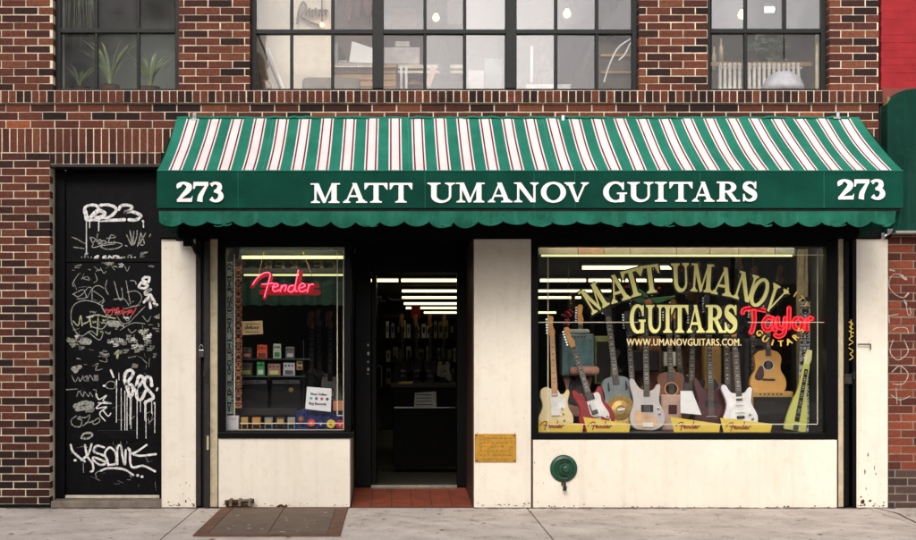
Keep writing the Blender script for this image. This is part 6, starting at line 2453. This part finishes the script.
tag(q.build('paper_pile', colour('paper_pile', (232, 230, 228), .8), loc=at(550, 92, .7), bevel=.01), 'low white pile on the sill behind the right group of panes', 'paper')
q = MB()
q.pbox(530.5, 533, 46, 82, .7, .75)
tag(q.build('white_pole', M['paper'], loc=at(532, 82, .7)), 'short white pole standing behind the right group of panes', 'pole')


def bulb(label, px, py, Y, r_):
    t = thing('light_bulb', label, 'lamp', at(px, py, Y), group='bare bulbs upstairs')
    q = MB()
    q.lathe([(.0001, -r_), (r_ * .7, -r_ * .7), (r_, 0), (r_ * .8, r_ * .7), (r_ * .4, r_ * 1.3), (.0001, r_ * 1.4)], at(px, py, Y), 'Z', 14)
    q.build('glass', M['bulb'], t, smooth=True)
    q = MB()
    q.tube([at(px, py, Y) + Vector((0, 0, r_ * 1.35)), at(px, py, Y) + Vector((0, 0, r_ * 2))], r_ * .38, 8)
    q.tube([at(px, py, Y) + Vector((0, 0, r_ * 2)), Vector((X(px, Y), Y, 5.78))], .006, 5)
    q.build('holder', M['rubber'], t)


bulb('bare glowing bulb above the dark coat upstairs', 436, 18, .6, .032)
bulb('larger bare glowing bulb in the right group of panes', 567, 14, .6, .036)
bulb('small dim bulb in the left group of panes', 322, 25, .56, .018)
cab = thing('green_cabinet', 'dim brown and green cabinet behind the last pane of the wide window', 'cabinet', at(616, 92, .7))
q = MB()
q.pbox(598, 637, 38, 92, .7, .9)
q.build('case', colour('cabinet_brown', (86, 74, 54), .7, var=.6, scale=10), cab)
q = MB()
for yy in (54, 71):
    q.pbox(601, 636, yy, yy + 2, .66, .699)
q.build('shelf', M['wood'], cab)
q = MB()
q.tube(catmull([at(604, 82, .5), at(609, 66, .5), at(618, 48, .5), at(632, 38, .5)], 5), .008, 6)
q.tube(catmull([at(619, 60, .5), at(625, 54, .5), at(630, 44, .5), at(634, 41, .5)], 5), .008, 6)
tag(q.build('bent_wires', M['paper'], loc=at(604, 82, .5)), 'pale bent wires in front of the dim cabinet', 'wire')
ar = thing('tree_reflection', 'dark drape imitating a reflected tree across the upper right panes of the wide window', 'silhouette', at(625, 30, .6))  # dark cut-out put in for a tree mirrored in the panes
q = MB()
q.prism([(X(a, .6), Z(b_, .6)) for a, b_ in smooth_outline([(600, 28), (612, 14), (622, 2), (634, -10), (640, 10), (640, 36), (615, 36), (598, 36), (588, 60), (580, 90), (570, 90), (585, 56)], 3)], .6, .63)
q.build('cloth', colour('reflection_dark', (60, 62, 60), .9, var=.4), ar)  # dark sheet standing in for the mirrored tree

for lab, px0, px1, py0, py1, Y, c_ in (('pale lavender box on the low shelf upstairs', 468, 484, 70, 92, 1.3, 'paper_grey'), ('grey blue machine behind the middle panes upstairs', 484, 503, 58, 92, 1.5, 'steel_blue'), ('tan carton high behind the middle panes upstairs', 392, 416, 8, 26, 1.6, 'tan_cloth'), ('white carton high beside the tan one upstairs', 447, 462, -6, 24, 1.7, 'paper'), ('tall grey locker in the right group of panes', 540, 560, 20, 92, 2.4, 'strap_grey')):
    q = MB()
    q.pbox(px0, px1, py0, py1, Y, Y + .25)
    tag(q.build('storage_box', M[c_], loc=at((px0 + px1) / 2, py1, Y), bevel=.01), lab, 'box')
# room behind the right window
rd = thing('radiator', 'white column radiator under the upper right window', 'radiator', at(760, 90, .5))
q = MB()
for k in range(17):
    cx = 720 + k * 4.9
    q.tube([at(cx, 91, .5), at(cx, 65.5, .5), at(cx, 64, .52), at(cx, 64, .6), at(cx, 65.5, .62), at(cx, 91, .62)], .016, 8)
q.build('column', colour('radiator_white', (214, 208, 198), .5), rd)
q = MB()
q.tube([at(718, 68, .56), at(802, 68, .56)], .012, 8)
q.tube([at(718, 88, .56), at(802, 88, .56)], .012, 8)
q.build('pipe', colour('radiator_white', (214, 208, 198), .5), rd)
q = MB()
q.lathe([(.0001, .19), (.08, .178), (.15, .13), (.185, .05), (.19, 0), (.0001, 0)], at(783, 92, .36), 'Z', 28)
tag(q.build('dome_reflection', colour('reflection_white', (176, 174, 180), .5), loc=at(781, 92, .36), smooth=True), 'white dome imitating a reflection in front of the radiator', 'reflection')  # solid dome put in for a pale reflection on the pane
q = MB()
q.pbox(816, 825.5, 34, 89, .2, .23)
tag(q.build('blind_edge', colour('blind_edge', (186, 178, 140), .8), loc=at(820, 89, .2)), 'pale upright blind edge at the right of the radiator window', 'blind')
for lab, px in (('pale bottle at the left of the radiator', 714), ('taller pale bottle beside the radiator', 721)):
    q = MB()
    q.lathe([(.0001, 0), (.022, 0), (.022, .13), (.009, .17), (.009, .22), (.0001, .22)], at(px, 62 if px > 716 else 70, .7), 'Z', 10)
    tag(q.build('bottle', colour('bottle_pale', (196, 180, 140), .4), loc=at(px, 70, .7), smooth=True), lab, 'bottle')
q = MB()
q.pbox(700, 812, 62, 66, .68, .95)
tag(q.build('wall_shelf', M['wood'], loc=at(756, 66, .7)), 'wooden shelf behind the radiator', 'shelf')
q = MB()
for _ in range(120):
    p = at(770 + R.gauss(0, 10), 50 + R.gauss(0, 7), .95 + R.uniform(-.12, .12))
    d_ = Vector((R.uniform(-1, 1), R.uniform(-.4, .4), R.uniform(-.5, 1))).normalized() * .08
    sd = Vector((.02, 0, .012))
    q.face([p, p + d_ * .5 + sd, p + d_, p + d_ * .5 - sd])
tag(q.build('leafy_plant', mat('dark_leaf', (60, 84, 50), .5, var=.4), loc=at(770, 62, .95)), 'dark leafy plant on the shelf behind the radiator', 'plant')
light('short fluorescent light with a red end in the upper right window', 764, 774, 9.5, 1.4, .03, 'tube_light', 'lights in the upper right room')
bulb('soft round bulb at the left of the upper right window', 742, 15, 1.2, .04)

# ------------------------------------------------------------------ across the street (mirrored in the panes)
def far_house(label, x0, x1, h_, wall, seed):
    rr = random.Random(seed)
    t = thing('street_house', label, 'building', ((x0 + x1) / 2, -21.2, 0))
    q = MB()
    q.box(x0, x1, -29, -21.2, -.1, h_)
    q.build('wall', wall, t)
    q = MB()
    q.box(x0 - .1, x1 + .1, -21.5, -20.9, h_ - .01, h_ + .35)
    q.build('cornice', M['dark_steel'], t)
    fl = 1
    z = 4.2
    while z + 2 < h_:
        x = x0 + .8
        while x + 1.1 < x1:
            q = MB()
            q.box(x, x + 1.1, -21.199, -21.14, z, z + 1.8)
            wn_ = q.build('window', M['window_frame'], t)
            q = MB()
            q.box(x + .08, x + 1.02, -21.139, -21.13, z + .08, z + 1.72)
            q.build('pane', colour('far_pane', (30, 34, 38), .15), wn_)
            x += 2.1
        z += 3.1
    q = MB()
    q.box(x0 + .4, x1 - .4, -21.199, -21.1, .3, 3.0)
    q.build('shop_front', colour('far_front', (40, 40, 42), .4), t)


far_house('tall brown brick house across the street mirrored in the plant window', -22, -4.4, 15, colour('far_brick', (96, 60, 50), .9), 1)
far_house('low dark shop across the street mirrored in the big shop window', -4.3, 8.6, 5.2, colour('far_dark', (150, 140, 132), .9), 2)
far_house('grey house across the street mirrored in the right panes', 8.7, 24, 5.6, colour('far_grey', (150, 146, 140), .9), 3)
